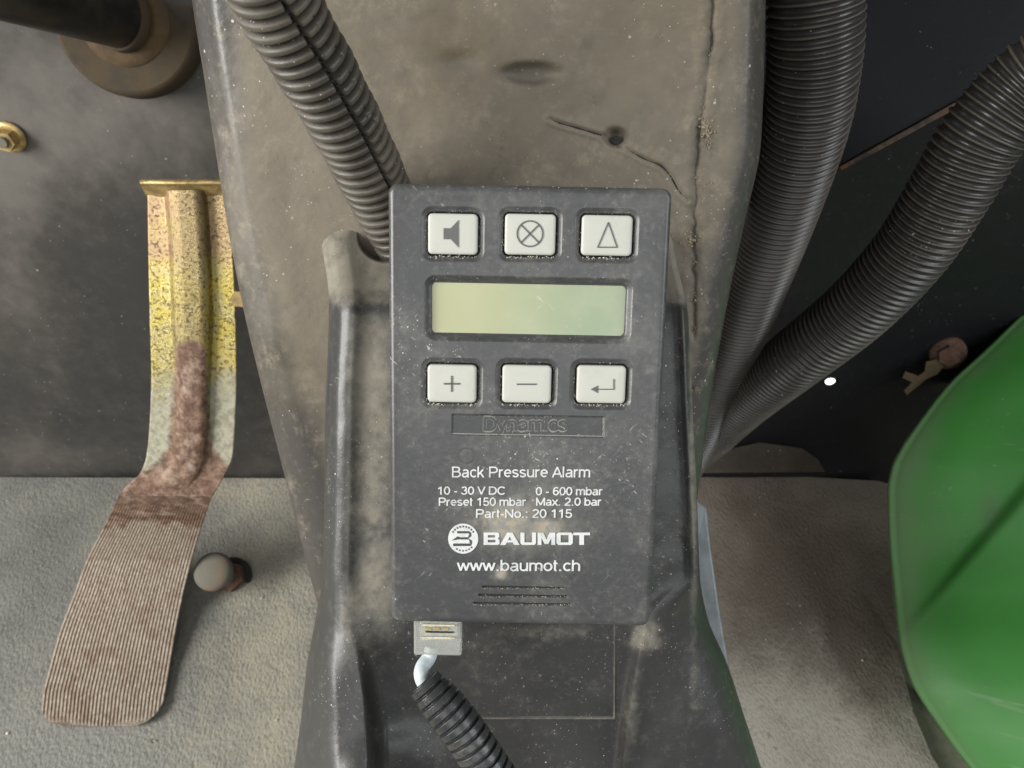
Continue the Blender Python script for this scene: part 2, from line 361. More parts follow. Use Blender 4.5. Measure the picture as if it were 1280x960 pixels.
# ================================================================ THE SETTING
# floor sheet and firewall
def world_quad(name, c, mat, kind='structure'):
    o = mesh_obj(name, c, [[0, 1, 2, 3]], mat, smooth=False)
    if kind: o['kind'] = kind
    return o
m_floor = dirty('dusty cab floor plate', (0.10, 0.095, 0.08), (0.36, 0.34, 0.26), 0.3, 0.8, 12, 0.7, 0.9, speck=0.04, sscale=250)
world_quad('floor', [(-1.2, -0.5, -0.006), (1.2, -0.5, -0.006), (1.2, WALL_Y+0.2, -0.006), (-1.2, WALL_Y+0.2, -0.006)], m_floor)

# firewall: sheet with gentle waves
xs = np.linspace(-0.9, 0.9, 140); zs = np.linspace(-0.006, 0.95, 90)
X, Z = np.meshgrid(xs, zs)
Yw = WALL_Y+0.004*(fbm(X*1000, Z*1000, 140, 3, 2)-0.5)*2+0.03*sstep(0.0, 0.05, X)*0
q3 = np.stack([X, Yw, Z], -1).reshape(-1, 3); rel = q3-CO; dep = np.maximum(rel@FW, 0.05); fx = 640+F_PX*(rel@RT)/dep; fy = 480-F_PX*(rel@UP)/dep
fdirt = (0.35*gauss(fx, fy, 40, 570, 130, 28)+0.45*gauss(fx, fy, 10, 260, 55, 130)+0.62*gauss(fx, fy, 110, 120, 170, 110))*(0.5+fbm(fx, fy, 45, 19, 4))-0.08
fw = mesh_obj('firewall', q3, grid_faces(90, 140), m_firewall, attrs={'dirt': fdirt})
fw['kind'] = 'structure'
m_sidewall = dirty('black grimy side wall with recess shade', (0.008, 0.008, 0.010), (0.075, 0.072, 0.068), 0.62, 1.15, 13, 0.38, 0.7, speck=0.03, speckc=(0.15, 0.14, 0.13), film=0.04, sscale=180, scr=0.08, spec=0.3, streak=0.05)  # right wall made blacker, shade of the recess put into its colour
xs = np.linspace(0.05, 0.9, 90); X, Z = np.meshgrid(xs, zs)
Yw = WALL_Y-0.004+0.006*(fbm(X*1000, Z*1000, 120, 5, 3)-0.5)
sw = mesh_obj('right_firewall', np.stack([X, Yw, Z], -1).reshape(-1, 3), grid_faces(90, 90), m_sidewall)
sw['kind'] = 'structure'

def floor_mat(name, outline, mat, z, th, label, cat, dirt, wob=0):
    """outline: polygon in photo pixels lying on the floor plane; filled by a fine grid with a rolled edge"""
    W = np.array([P(x, y, on_floor(x, y, z)) for x, y in outline])
    bm = bmesh.new(); vs = [bm.verts.new(p) for p in W]; f = bm.faces.new(vs)
    if f.normal.z < 0: f.normal_flip()
    lo, hi = W[:, :2].min(0), W[:, :2].max(0)
    step = 0.012
    for ax in (0, 1):
        for c in np.arange(lo[ax]+step, hi[ax], step):
            no = [0, 0, 0]; no[ax] = 1; co = [0, 0, 0]; co[ax] = c
            bmesh.ops.bisect_plane(bm, geom=bm.verts[:]+bm.edges[:]+bm.faces[:], plane_co=co, plane_no=no)
    be = [e for e in bm.edges if len(e.link_faces) == 1]
    r = bmesh.ops.extrude_edge_only(bm, edges=be)
    for v in r['geom']:
        if isinstance(v, bmesh.types.BMVert): v.co.z -= th
    bmesh.ops.recalc_face_normals(bm, faces=bm.faces)
    me = bpy.data.meshes.new(name); bm.to_mesh(me); bm.free(); me.materials.append(mat)
    co = np.zeros(len(me.vertices)*3); me.vertices.foreach_get('co', co); co = co.reshape(-1, 3)
    rel = co-CO; dep = rel@FW; px = 640+F_PX*(rel@RT)/dep; py = 480-F_PX*(rel@UP)/dep
    a = me.attributes.new('dirt', 'FLOAT', 'POINT'); a.data.foreach_set('value', dirt(px, py).astype(np.float32))
    o = bpy.data.objects.new(name, me); COL.objects.link(o); bevel(o, 0.0015, 2)
    return tag(o, label, cat)
floor_mat('floor_mat', [(-120, 596), (420, 598), (470, 700), (520, 1100), (-300, 1100), (-300, 800)], m_mat_left, 0.004, 0.005,
    'grey pebbled rubber floor mat under the ribbed pedal', 'floor mat',
    lambda x, y: 0.42*gauss(x, y, 340, 760, 80, 130)+0.35*gauss(x, y, 330, 930, 90, 90)+0.28*gauss(x, y, 300, 620, 150, 30)+0.12)
floor_mat('floor_mat', [(780, 583), (1098, 601), (1106, 603), (1111, 610), (1113, 700), (1118, 770), (1127, 830), (1142, 890), (1165, 945), (1205, 1010), (1260, 1100), (840, 1100), (800, 800)], m_mat_right, 0.006, 0.006,
    'brown stained rubber floor mat beside the green housing', 'floor mat',
    lambda x, y: 0.62*sstep(700, 960, y)+0.25*gauss(x, y, 900, 900, 90, 120)-0.15*gauss(x, y, 975, 760, 30, 30)+0.05)

def chips(parent, spots, z):
    pts = []; sz = []
    for x, y, s in spots: pts.append(P(x, y, on_floor(x, y, z))); sz.append(s)
    globals()['crumb_jobs'].append((pts, sz, parent))
crumb_jobs = []
rs_ = random.Random(3)
chips(bpy.data.objects['floor_mat'], [(188, 927, .0022), (194, 926, .002), (9, 917, .0016), (283, 643, .0014), (327, 748, .0016), (303, 642, .001), (40, 690, .0010), (345, 900, .0014)]+[(rs_.uniform(0, 390), rs_.uniform(605, 955), rs_.uniform(.0003, .0009)) for _ in range(60)], 0.0048)
chips(bpy.data.objects['floor_mat.001'], [(1078, 825, .0016)]+[(rs_.uniform(920, 1110), rs_.uniform(620, 955), rs_.uniform(.0003, .0008)) for _ in range(40)], 0.0068)
# ================================================================ GREEN HOUSING
def green_disp(X, Y):
    # pressed crease running down-left from the right edge
    u = (X-1160)*0.78+(Y-750)*0.62; v = (X-1160)*(-0.62)*-1+(Y-750)*0.78   # along / across
    ax, ay, bx, by = 1340, 545, 1150, 765
    dx, dy = bx-ax, by-ay; L = math.hypot(dx, dy); nx, ny = -dy/L, dx/L
    s = ((X-ax)*dx+(Y-ay)*dy)/L; t = (X-ax)*nx+(Y-ay)*ny
    fade = sstep(L+60, L-90, s)
    return fade*(0.005*sstep(-7, 7, t)*sstep(240, 20, t))
def gd(X, Y):
    return 0.5*gauss(segdist(X, Y, [(1290, 385), (1185, 480), (1112, 595), (1118, 740), (1140, 860), (1215, 965)]), 0, 0, 0, 26, 1)+0.40*gauss(X, Y, 1150, 640, 50, 130)*(0.4+fbm(X, Y, 40, 3, 4))+0.5*gauss(X, Y, 1235, 635, 14, 30)+0.25*fbm(X, Y, 60, 13, 4)
gh = thing('green_housing', 'bright green painted curved metal housing at the right edge', 'machine housing', P(1290, 900, 0.6))
gl = [(270, 1420), (330, 1352), (390, 1280), (440, 1228), (480, 1185), (530, 1146), (560, 1126), (585, 1114), (615, 1109), (660, 1110), (740, 1117), (800, 1124), (850, 1138), (910, 1175), (960, 1212), (1050, 1290)]
rows = []
for y, x in gl:
    base = 0.66 if y < 700 else 0.66-0.10*(y-700)/350
    rows.append((y, [(x-30*0, base+0.05), (x+1, base-0.004), (x+12, base-0.010), (x+60, base-0.028), (x+130, base-0.048), (x+260, base-0.078), (x+420, base-0.10)]))
loft('shell', rows, m_green, 180, 120, green_disp, {'dirt': gd}, gh)

# ================================================================ BLACK DUCT upper right + brown panel flap
def slab(name, pts, dep, thick, mat, parent=None, bev=0.0015):
    """flat plate: polygon at given per-vertex depths, extruded away from the camera side"""
    front = [V(x, y, d) for (x, y), d in zip(pts, dep)]
    bm = bmesh.new(); a = [bm.verts.new(p) for p in front]; f = bm.faces.new(a)
    bm.normal_update(); n = f.normal.copy()
    if n.dot(Vector(CO)-front[0]) < 0: n = -n
    b = [bm.verts.new(p-n*thick) for p in front]; bm.faces.new(b[::-1])
    for i in range(len(a)): j = (i+1) % len(a); bm.faces.new([a[i], a[j], b[j], b[i]])
    o = bm_obj(name, bm, mat, parent)
    if bev: bevel(o, bev)
    return o
duct = thing('duct_box', 'black angular duct box with a rusty lower edge behind the upper right hoses', 'duct', P(1150, 150, 0.47))
slab('box', [(930, -80), (1440, -80), (1440, -10), (1300, 62), (1180, 137), (1080, 190), (1040, 215), (940, 255)], [0.44]*8, 0.05, m_black, duct)
slab('edge_flange', [(1050, 208), (1088, 187), (1150, 152), (1290, 74), (1293, 82), (1154, 158), (1090, 193), (1052, 213)], [0.437]*8, 0.004, m_rustyellow if False else simple('rubbed bare duct edge', (0.10, 0.05, 0.02), 0.6, 0.2, c2=(0.012, 0.010, 0.010), scale=28, lo=0.46, hi=0.6), duct, 0.0005)
bp = slab('splash_panel', [(840, 592), (858, 580), (900, 564), (950, 553), (1002, 560), (1022, 573), (1032, 590)], [0.765]*7, 0.003, dirty('brown dusty flap', (0.030, 0.024, 0.018), (0.085, 0.068, 0.050), 0.45, 1.0, 14, 0.75, 0.9, speck=0.02, spec=0.25), None, 0.0006)
tag(bp, 'low brown dusty rubber flap where the two big hoses end', 'flap')

# ================================================================ STEERING COLUMN SHROUD
def colD(y): return 0.272+0.125*np.asarray(y, float)/960
sh = thing('column_shroud', 'wide dusty grey steering column shroud behind the alarm unit', 'shroud', P(640, 800, 0.44))
SEAM = [(893, -30), (890, 50), (882, 110), (876, 150), (872, 200), (868, 260), (867, 340), (868, 420)]
CRACK = [(688, 149), (700, 154), (722, 160), (752, 169), (764, 178), (786, 188), (806, 199), (826, 207), (838, 220), (848, 238), (860, 250)]
def col_disp(X, Y):
    n = (fbm(X, Y, 90, 11, 3)-0.5)*0.0016+(fbm(X, Y, 10, 17, 3)-0.5)*0.00016
    s = segdist(X+3*(fbm(X, Y, 14, 5, 3)-0.5)*2, Y, SEAM)
    n = n+0.0016*np.exp(-(s/2.6)**2)*(0.3+fbm(X, Y, 40, 91, 2))-0.0005*np.exp(-((s-11)/6.0)**2)*fbm(X, Y, 12, 9, 2)*1.6
    h = np.hypot((X-770)/13, (Y-172)/11); n = n+0.005*np.exp(-h**4)                       # screw hole dimple
    n = n+0.0035*np.exp(-(((X-665)/34)**2+((Y-92)/13)**2)**2)                               # pressed dimple
    n = n+0.0012*gauss(X, Y, 575, 76, 26, 12)
    c = segdist(X, Y, CRACK); n = n+0.0007*np.exp(-(c/1.6)**2)-0.0005*np.exp(-((c-5)/3)**2)
    m = sstep(30, 60, np.abs(X-320))
    return n
Lx = catmull([-120, 0, 90, 180, 280, 380, 470, 560, 660, 760, 830, 900], np.array([228., 240, 254, 268, 284, 303, 324, 347, 372, 398, 416, 434]), np.linspace(-120, 900, 52))
Rx = catmull([-120, 0, 90, 180, 280, 350, 470, 590, 700, 900], np.array([958., 957, 955, 951, 930, 915, 893, 876, 862, 838]), np.linspace(-120, 900, 52))
rows = []
for y, l, r in zip(np.linspace(-120, 900, 52), Lx, Rx):
    d = float(colD(y)); k = 0.9+0.5*max(0, (y-300))/600
    rows.append((y, [(l+14, d+0.10), (l+2, d+0.028), (l, d+0.017), (l+3, d+0.009), (l+14, d+0.0045), (l+34*k, d+0.0004), (l+62, d-0.0004), (l+110, d), (640*0.35+0.65*(l+r)/2, d-0.001), (r-110, d),
                     (r-48, d-0.0004), (r-22, d+0.0012), (r-8, d+0.006), (r-1, d+0.013), (r, d+0.022), (r-10, d+0.10)]))
def cdirt_sheen(X, Y):
    t = (Y+0)/900; l = np.interp(Y, np.linspace(-120, 900, 52), Lx); r = np.interp(Y, np.linspace(-120, 900, 52), Rx)
    v = 0.62*sstep(26, 75, X-l)*sstep(8, 40, r-X)
    v = v+0.45*gauss(X, Y, 340, 300, 90, 200)-0.30*sstep(430, 640, Y)+0.15*gauss(X, Y, 380, 350, 60, 110)+0.12*fbm(X, Y, 60, 31, 3)  # extra pale dust at left also paints in the sheen there
    return v
def cbrown(X, Y): return np.clip((0.9*gauss(X, Y, 560, 60, 110, 120)+0.5*gauss(X, Y, 370, 470, 40, 60)+0.5*gauss(X, Y, 840, 20, 120, 90))*(0.55+fbm(X, Y, 50, 55, 4)*0.8), 0, 1)
def csmudge(X, Y):
    s = segdist(X, Y, SEAM)
    v = 0.65*np.exp(-(((X-665)/36)**2+((Y-97)/14)**2)**1.5)+0.5*gauss(X, Y, 572, 82, 22, 14)+0.3*gauss(X, Y, 745, 125, 14, 10)
    v = v+0.45*np.exp(-(s/6)**2)*sstep(0.3, 0.6, fbm(X, Y, 25, 92, 3))+0.25*gauss(X, Y, 770, 165, 24, 16)+0.3*np.exp(-(segdist(X, Y, [(630, 165), (625, 200), (612, 222)])/3)**2)*(fbm(X, Y, 5, 3, 2) > .5)
    return np.clip(v, 0, 1)
loft('panel', rows, m_column, np.linspace(-120, 900, 620), 520, col_disp, {'dirt': cdirt_sheen, 'smudge': csmudge, 'brown': cbrown}, sh,
     colp=np.unique(np.r_[np.linspace(0, 6, 90), np.linspace(6, 9, 270), np.linspace(9, 15, 160)]))
# crack and hole
def cd(x, y): return float(colD(y))
tube('crack', [(x, y, cd(x, y)+0.0003) for x, y in CRACK[:4]], 0.0004, m_dark, sh, n=40, m=8, rfun=lambda t, th: 0.0004-0.00012*np.cos(t*900))
tube('crack', [(x, y, cd(x, y)+0.0003) for x, y in CRACK[5:]], 0.0003, m_dark, sh, n=60, m=8, rfun=lambda t, th: 0.00024-0.00009*np.cos(t*700))
def disc_prism(name, px, py, d, rx, ry, th, mat, parent, n=32, axis=None, bev=0.0):
    c = V(px, py, d); ax = (Vector(CO)-c).normalized() if axis is None else Vector(axis).normalized()
    u = ax.cross(Vector((0, 0, 1)));  u = Vector((1, 0, 0)) if u.length < 0.1 else u.normalized(); u = -u; v = ax.cross(u)
    bm = bmesh.new()
    top = [bm.verts.new(c+u*rx*math.cos(a)+v*ry*math.sin(a)) for a in [2*math.pi*i/n for i in range(n)]]
    bot = [bm.verts.new(q.co-ax*th) for q in top]
    bm.faces.new(top); bm.faces.new(bot[::-1])
    for i in range(n): j = (i+1) % n; bm.faces.new([top[i], bot[i], bot[j], top[j]])
    o = bm_obj(name, bm, mat, parent)
    if bev: bevel(o, bev, 3)
    return o
disc_prism('screw_hole', 770, 175, float(colD(175))+0.0022, 0.0019, 0.0015, 0.003, m_dark, sh)

# crumbs of dried dirt: irregular small solids, joined
def crumbs(name, pts, mat, parent, sizes):
    bm = bmesh.new()
    for p, s in zip(pts, sizes):
        m = bmesh.ops.create_icosphere(bm, subdivisions=1, radius=s, matrix=Matrix.Translation(Vector(p)) @ Matrix.Rotation(random.random()*6, 4, Vector((random.random(), random.random(), random.random()+.1)).normalized()) @ Matrix.Diagonal((1, random.uniform(.4, .9), random.uniform(.3, .7), 1)))
        for v in m['verts']: v.co += Vector((random.uniform(-1, 1), random.uniform(-1, 1), random.uniform(-1, 1)))*s*0.25
    o = bm_obj(name, bm, mat, parent); o['kind'] = 'stuff'; return o
pts, sz = [], []
for (cx, cy, rr, n, s) in [(884, 162, 8, 45, 0.0009), (882, 180, 5, 16, 0.0006), (862, 302, 8, 34, 0.0009), (866, 322, 5, 10, 0.0005), (872, 370, 7, 26, 0.0007), (872, 410, 8, 14, 0.0005), (870, 488, 4, 12, 0.0006), (876, 130, 10, 12, 0.0004), (880, 60, 14, 12, 0.0004), (878, 232, 9, 14, 0.0005), (880, 248, 6, 10, 0.0005)]:
    for _ in range(n):
        x = random.gauss(cx, rr*0.6); y = random.gauss(cy, rr*0.7); pts.append(P(x, y, float(colD(y))-0.0004)); sz.append(s*random.uniform(0.4, 1.0))
crumbs('dried_mud', pts, m_mud, sh, sz)
pts, sz = [], []
for _ in range(70):
    y = random.uniform(0, 330); x = random.uniform(280+y*0.18, 930)
    pts.append(P(x, y, float(colD(y))-0.0003)); sz.append(random.choice([0.0001, 0.00015, 0.00028]))
crumbs('dirt_grains', pts, m_crumb, sh, sz)

# ================================================================ LOWER MOULDED COVER
cv = thing('column_cover', 'black moulded plastic lower column cover with dusty shoulders, carrying the alarm unit', 'cover', P(640, 1000, 0.36))
def R_(y, l, r, df, dd, bead, extra=None):
    """one cross-section: l,r outer limits, df front depth, dd depth at the outer edge, bead height"""
    return (y, [(l+8, dd+0.03), (l+1, dd), (l+1, (dd+df)/2+.002), (l+3, df+0.0075), (l+9, df+0.0036), (l+18, df+0.0002), (l+31, df-0.0010), (l+60, df+0.0015), (640, df+0.0015),
                (r-60, df+0.0015), (r-26, df+0.001), (r-16, df+0.0002), (r-8, df-bead*0.3), (r-3, df+0.003), (r-1, (dd+df)/2+.002), (r-1, dd), (r-8, dd+0.03)])
rows = [R_(284, 406, 838, 0.3110, 0.322, 0.0), R_(300, 401, 842, 0.3045, 0.320, 0.0), R_(330, 405, 847, 0.2935, 0.322, 0.0003), R_(358, 409, 854, 0.2830, 0.325, 0.0006),
        R_(376, 410, 858, 0.2775, 0.328, 0.0015), R_(392, 410, 861, 0.2765, 0.330, 0.0026), R_(430, 409, 863, 0.2772, 0.333, 0.0030), R_(500, 406, 866, 0.2795, 0.338, 0.0030), R_(640, 404, 873, 0.2850, 0.352, 0.0028),
        R_(720, 402, 876, 0.2880, 0.362, 0.0022)]
def C_(y, p): return (y, p)
rows += [C_(770, [(404, .40), (395, .365), (395, .33), (399, .306), (408, .296), (420, .290), (434, .2880), (462, .2890), (640, .2930),
                  (790, .2925), (815, .2900), (832, .2910), (850, .295), (868, .302), (883, .325), (884, .362), (876, .40)]),
         C_(830, [(396, .40), (384, .365), (384, .33), (389, .306), (400, .294), (420, .287), (446, .2855), (474, .2960), (640, .2985),
                  (780, .2980), (800, .2925), (820, .2940), (850, .297), (885, .304), (907, .325), (909, .362), (900, .40)]),
         C_(900, [(388, .40), (376, .365), (376, .33), (382, .306), (398, .292), (425, .284), (455, .2850), (484, .3010), (640, .3040),
                  (770, .3030), (788, .2960), (808, .2980), (850, .299), (905, .306), (930, .325), (932, .362), (922, .40)]),
         C_(1000, [(378, .40), (362, .365), (362, .33), (370, .306), (392, .290), (425, .281), (458, .2850), (488, .3070), (640, .3110),
                   (760, .3100), (778, .3010), (800, .3020), (860, .303), (930, .310), (962, .325), (965, .362), (950, .40)])]
def cov_disp(X, Y):
    n = (fbm(X, Y, 70, 21, 3)-0.5)*0.0016+(fbm(X, Y, 6, 27, 2)-0.5)*0.00006
    h = np.hypot((X-484)/34, (Y-296)/30); n = n+0.03*sstep(1.1, 0.85, h)                     # conduit entry hole
    n = n-0.005*np.exp(-(np.hypot((X-505)/85, (Y-1010)/95))**6)*sstep(860, 900, Y)              # round boss at the bottom
    ln = np.minimum(segdist(X, Y, [(768, 770), (768, 898)]), segdist(X, Y, [(768, 898), (470, 898)]))
    n = n-0.0004*np.exp(-(ln/1.4)**2)*sstep(560, 600, X)                                          # thin moulded rib
    return n
def cvdirt(X, Y):
    v = 0.85*sstep(392, 355, Y)                                                                 # shoulder
    v = np.maximum(v, 0.66*gauss(X, 0, 466, 0, 34, 1)*sstep(380, 420, Y)*sstep(840, 730, Y))      # left inner face
    v = np.maximum(v, 0.50*gauss(X, Y, 445, 765, 30, 70)); v = np.maximum(v, 0.70*gauss(X, Y, 805, 795, 26, 26)); v = np.maximum(v, 0.40*gauss(X, Y, 700, 790, 90, 14))
    v = np.maximum(v, 0.55*gauss(X, Y, 790, 900, 13, 90)*0.6); v = np.maximum(v, 0.22*gauss(X, Y, 600, 830, 60, 50))
    v = np.maximum(v, 0.75*gauss(X, Y, 867, 560, 7, 300))
    v = v-0.5*np.exp(-((X-np.interp(Y, [380, 740], [421, 414]))/9)**2)*sstep(380, 410, Y)        # wiped bead
    v = v*(0.45+0.95*fbm(X, Y, 13, 33, 4))
    ln = np.minimum(segdist(X, Y, [(768, 770), (768, 898)]), segdist(X, Y, [(768, 898), (590, 898)])); v = np.maximum(v, 0.6*np.exp(-(ln/1.3)**2))
    return v
loft('shell', rows, m_cover, np.linspace(284, 1000, 620), 480, cov_disp, {'dirt': cvdirt}, cv,
     colp=np.unique(np.r_[np.linspace(0, 7, 150), np.linspace(7, 9, 190), np.linspace(9, 16, 150)]))
# small grains on the cover
pts, sz = [], []
def cover_depth(y): return float(np.interp(y, [392, 500, 640, 720, 770, 830, 900, 960], [.2765, .281, .2865, .2885, .2905, .295, .299, .303]))
for _ in range(170):
    if random.random() < 0.4: x = random.gauss(458, 14); y = random.uniform(400, 760)
    elif random.random() < 0.5: x = random.gauss(790, 28); y = random.gauss(800, 20)
    else: x = random.uniform(500, 770); y = random.uniform(785, 950)
    pts.append(P(x, y, cover_depth(y))); sz.append(random.choice([0.00008, 0.00012, 0.00012, 0.00025]))
crumbs('dirt_grains', pts, m_crumb, cv, sz)

# galvanised bracket strip to the right of the cover
br = slab('bracket_strip', [(868, 622), (884, 634), (890, 690), (900, 760), (913, 838), (895, 835), (876, 760), (866, 690)], [0.42, .42, .415, .41, .405, .405, .41, .415], 0.003, m_bracket)
tag(br, 'narrow bluish grey metal strip between the black cover and the brown mat', 'bracket')

# ================================================================ ALARM UNIT
TM = V(663, 233, .24); BM = V(651, 778, .264)
vax = (TM-BM).normalized(); uax = (V(838, 234, .24)-V(488, 232, .24)); uax = (uax-vax*uax.dot(vax)).normalized(); nax = uax.cross(vax)
ORG = (TM+BM)/2
MX = Matrix((uax.to_4d(), vax.to_4d(), nax.to_4d(), (0, 0, 0, 1))).transposed(); MX = Matrix.Translation(ORG) @ Matrix([[uax.x, vax.x, nax.x, 0], [uax.y, vax.y, nax.y, 0], [uax.z, vax.z, nax.z, 0], [0, 0, 0, 1]])
def dv(px, py):
    r = Vector(ray(px, py)); c = Vector(CO); t = (ORG-c).dot(nax)/r.dot(nax); q = c+r*t-ORG
    return q.dot(uax), q.dot(vax)
unit = thing('alarm_unit', 'charcoal back pressure alarm unit with six cream keys, small display and white lettering', 'alarm unit', ORG)
unit.rotation_euler = MX.to_euler(); unit.location = MX.to_translation()
def lobj(name, verts, faces, mat, parent=None, smooth=True, attrs=None):       # mesh in unit-local coordinates
    o = mesh_obj(name, verts, faces, mat, None, smooth, attrs); o.parent = parent or unit; return o
cs = [dv(*c) for c in ((488, 232), (838, 234), (810, 778), (492, 778))]
U0 = (cs[0][0]+cs[3][0])/2; U1 = (cs[1][0]+cs[2][0])/2; V1 = (cs[0][1]+cs[1][1])/2; V0 = (cs[2][1]+cs[3][1])/2
U0 -= 0.0009; U1 += 0.0009; V0 -= 0.0011; V1 += 0.0003
print('device mm', (U1-U0)*1000, (V1-V0)*1000, [tuple(round(k*1000, 1) for k in c) for c in cs])
def lrect(x0, y0, x1, y1):
    a = dv(x0, y0); b = dv(x1, y0); c = dv(x1, y1); d = dv(x0, y1)
    return ((a[0]+d[0])/2, (c[1]+d[1])/2, (b[0]+c[0])/2, (a[1]+b[1])/2)
KEYS = [(535, 267, 597, 318), (631, 267.4, 694.4, 318.6), (727, 269, 790.3, 319.6), (534.4, 456, 595.4, 503), (627.8, 456.6, 689, 503.6), (721, 457, 782, 504)]
krect = [lrect(*k) for k in KEYS]
def sdr(X, Y, r, rad):
    cx, cy = (r[0]+r[2])/2, (r[1]+r[3])/2; hx, hy = (r[2]-r[0])/2-rad, (r[3]-r[1])/2-rad
    qx, qy = np.abs(X-cx)-hx, np.abs(Y-cy)-hy
    return np.hypot(np.maximum(qx, 0), np.maximum(qy, 0))+np.minimum(np.maximum(qx, qy), 0)-rad
lcd = lrect(540, 356, 781, 418); strip = lrect(565.5, 520, 755, 544.5)
slots = [(603, 705, 734.5), (598, 709, 745), (592, 713, 755)]
INS = 0.0034
gx = np.linspace(U0+INS, U1-INS, 420); gy = np.linspace(V0+INS, V1-INS, 660)
GX, GY = np.meshgrid(gx, gy); H = np.zeros_like(GX)
for r in krect:
    s = sdr(GX, GY, r, 0.0014)
    H = np.minimum(H, -0.0009*sstep(0.0024, 0.0008, s)-0.0025*sstep(0.0006, 0.00035, s))
s = sdr(GX, GY, lcd, 0.0012); H = np.minimum(H, -0.0019*sstep(0.0027, 0.0004, s)-0.002*sstep(0.0002, -0.0002, s))
s = sdr(GX, GY, strip, 0.0003); H = np.minimum(H, -0.0005*sstep(0.0003, -0.0001, s))
for x0, x1, y in slots:
    r = lrect(x0, y-0.9, x1, y+0.9); s = sdr(GX, GY, r, 0.0002); H = np.minimum(H, -0.0012*sstep(0.0002, -0.0001, s))
cc = dv(583, 571); rr = np.hypot(GX-cc[0], GY-cc[1]); H -= 0.00012*np.exp(-((rr-0.0026)/0.0003)**2)
H += (fbm(GX*1e3, GY*1e3, 22, 41, 3)-0.5)*0.0003+(fbm(GX*1e3, GY*1e3, 1.0, 47, 2)-0.5)*0.00004
# fade waviness out at the border so it meets the rim
eb = np.minimum(np.minimum(GX-gx[0], gx[-1]-GX), np.minimum(GY-gy[0], gy[-1]-GY)); H = H*sstep(0, 0.002, eb)
gv = np.stack([GX, GY, H], -1).reshape(-1, 3)
gf = grid_faces(660, 420)
# rim: profile rings around rounded rectangle
def rrpts(inset, rad, n=10):
    x0, x1, y0, y1 = U0+inset, U1-inset, V0+inset, V1-inset; r = max(rad-inset, 0.0); out = []
    for cx, cy, a0 in ((x1-r, y1-r, 0), (x0+r, y1-r, 90), (x0+r, y0+r, 180), (x1-r, y0+r, 270)):
        for k in range(n+1): a = math.radians(a0+90*k/n); out.append((cx+r*math.cos(a), cy+r*math.sin(a)))
    return out
prof = [(0.0, -0.021), (0.0, -0.0115), (0.0004, -0.0113), (0.0004, -0.0107), (0.0, -0.0105), (0.0, -0.0022)]
b = 0.0022
prof += [(b*(1-math.sin(a)), -b*(1-math.cos(a))) for a in [math.radians(90-x) for x in (10, 22, 34, 46, 58, 70, 80, 90)]]
prof += [(INS, 0.0)]
ring = [[(x, y, z) for x, y in rrpts(i, 0.0032)] for i, z in prof]
nrg = len(ring[0]); rv = [p for r in ring for p in r]; o0 = len(gv); rf = []
for i in range(len(ring)-1):
    for j in range(nrg): k = (j+1) % nrg; rf.append([o0+i*nrg+j, o0+i*nrg+k, o0+(i+1)*nrg+k, o0+(i+1)*nrg+j])
rf.append([o0+j for j in range(nrg)][::-1])
allv = np.vstack([gv, np.array(rv)])
def flat(name, polys, mat, parent, z, th=0.00006):
    """printed shapes: list of polygons (local u,v), thin raised ink"""
    bm = bmesh.new()
    for poly in polys:
        a = [bm.verts.new((x, y, z+th)) for x, y in poly]; b_ = [bm.verts.new((x, y, z-th)) for x, y in poly]
        bm.faces.new(a); bm.faces.new(b_[::-1])
        for i in range(len(a)): j = (i+1) % len(a); bm.faces.new([a[i], b_[i], b_[j], a[j]])
    bmesh.ops.recalc_face_normals(bm, faces=bm.faces)
    me = bpy.data.meshes.new(name); bm.to_mesh(me); bm.free(); me.materials.append(mat)
    o = bpy.data.objects.new(name, me); COL.objects.link(o); o.parent = parent; return o
# dirt attribute in local coords via pixels of the photo
def pix_of(u, v):
    q = np.array(ORG)+u[:, None]*np.array(uax)+v[:, None]*np.array(vax)-CO; d = q@FW
    return 640+F_PX*(q@RT)/d, 480-F_PX*(q@UP)/d
ax_, ay_ = pix_of(allv[:, 0], allv[:, 1])
dirtv = 0.35*gauss(ax_, ay_, 640, 655, 60, 40)+0.75*gauss(ax_, ay_, 628, 655, 22, 18)+0.70*gauss(ax_, ay_, 625, 716, 9, 8)+0.75*gauss(ax_, ay_, 684, 660, 14, 9)+0.18*gauss(ax_, ay_, 790, 330, 40, 90)+0.15
dirtv = dirtv*(0.5+fbm(ax_, ay_, 14, 77, 4))-0.15*gauss(ax_, ay_, 540, 740, 70, 60)
wl = np.minimum.reduce([sdr(allv[:, 0], allv[:, 1], r, 0.0014) for r in krect]+[sdr(allv[:, 0], allv[:, 1], lcd, .001)])
dirtv = dirtv-0.3*(wl < 0.0009)
mudv = np.clip((0.9*gauss(ax_, ay_, 626, 652, 20, 15)+0.9*gauss(ax_, ay_, 625, 716, 8, 8)+0.8*gauss(ax_, ay_, 686, 661, 14, 9)+0.4*gauss(ax_, ay_, 650, 655, 50, 24))*sstep(0.32, 0.62, fbm(ax_, ay_, 6, 88, 4)), 0, 1)
body = lobj('body', allv, gf.tolist()+rf, m_device, attrs={'dirt': dirtv, 'mud': mudv})
m_plate = dirty('dark recessed plate', (0.020, 0.021, 0.024), (0.2, 0.2, 0.18), 0.62, 1.2, 70, 0.35, 0.7, speck=0.08, sscale=700)
flat('name_recess', [[(strip[0]+.0003, strip[1]+.0003), (strip[2]-.0003, strip[1]+.0003), (strip[2]-.0003, strip[3]-.0003), (strip[0]+.0003, strip[3]-.0003)]], m_plate, unit, -0.00044)
for x0, x1, y in slots:
    r = lrect(x0+1, y-0.9, x1-1, y+0.9); flat('sound_slot', [[(r[0], r[1]), (r[2], r[1]), (r[2], r[3]), (r[0], r[3])]], m_dark, unit, -0.0007)
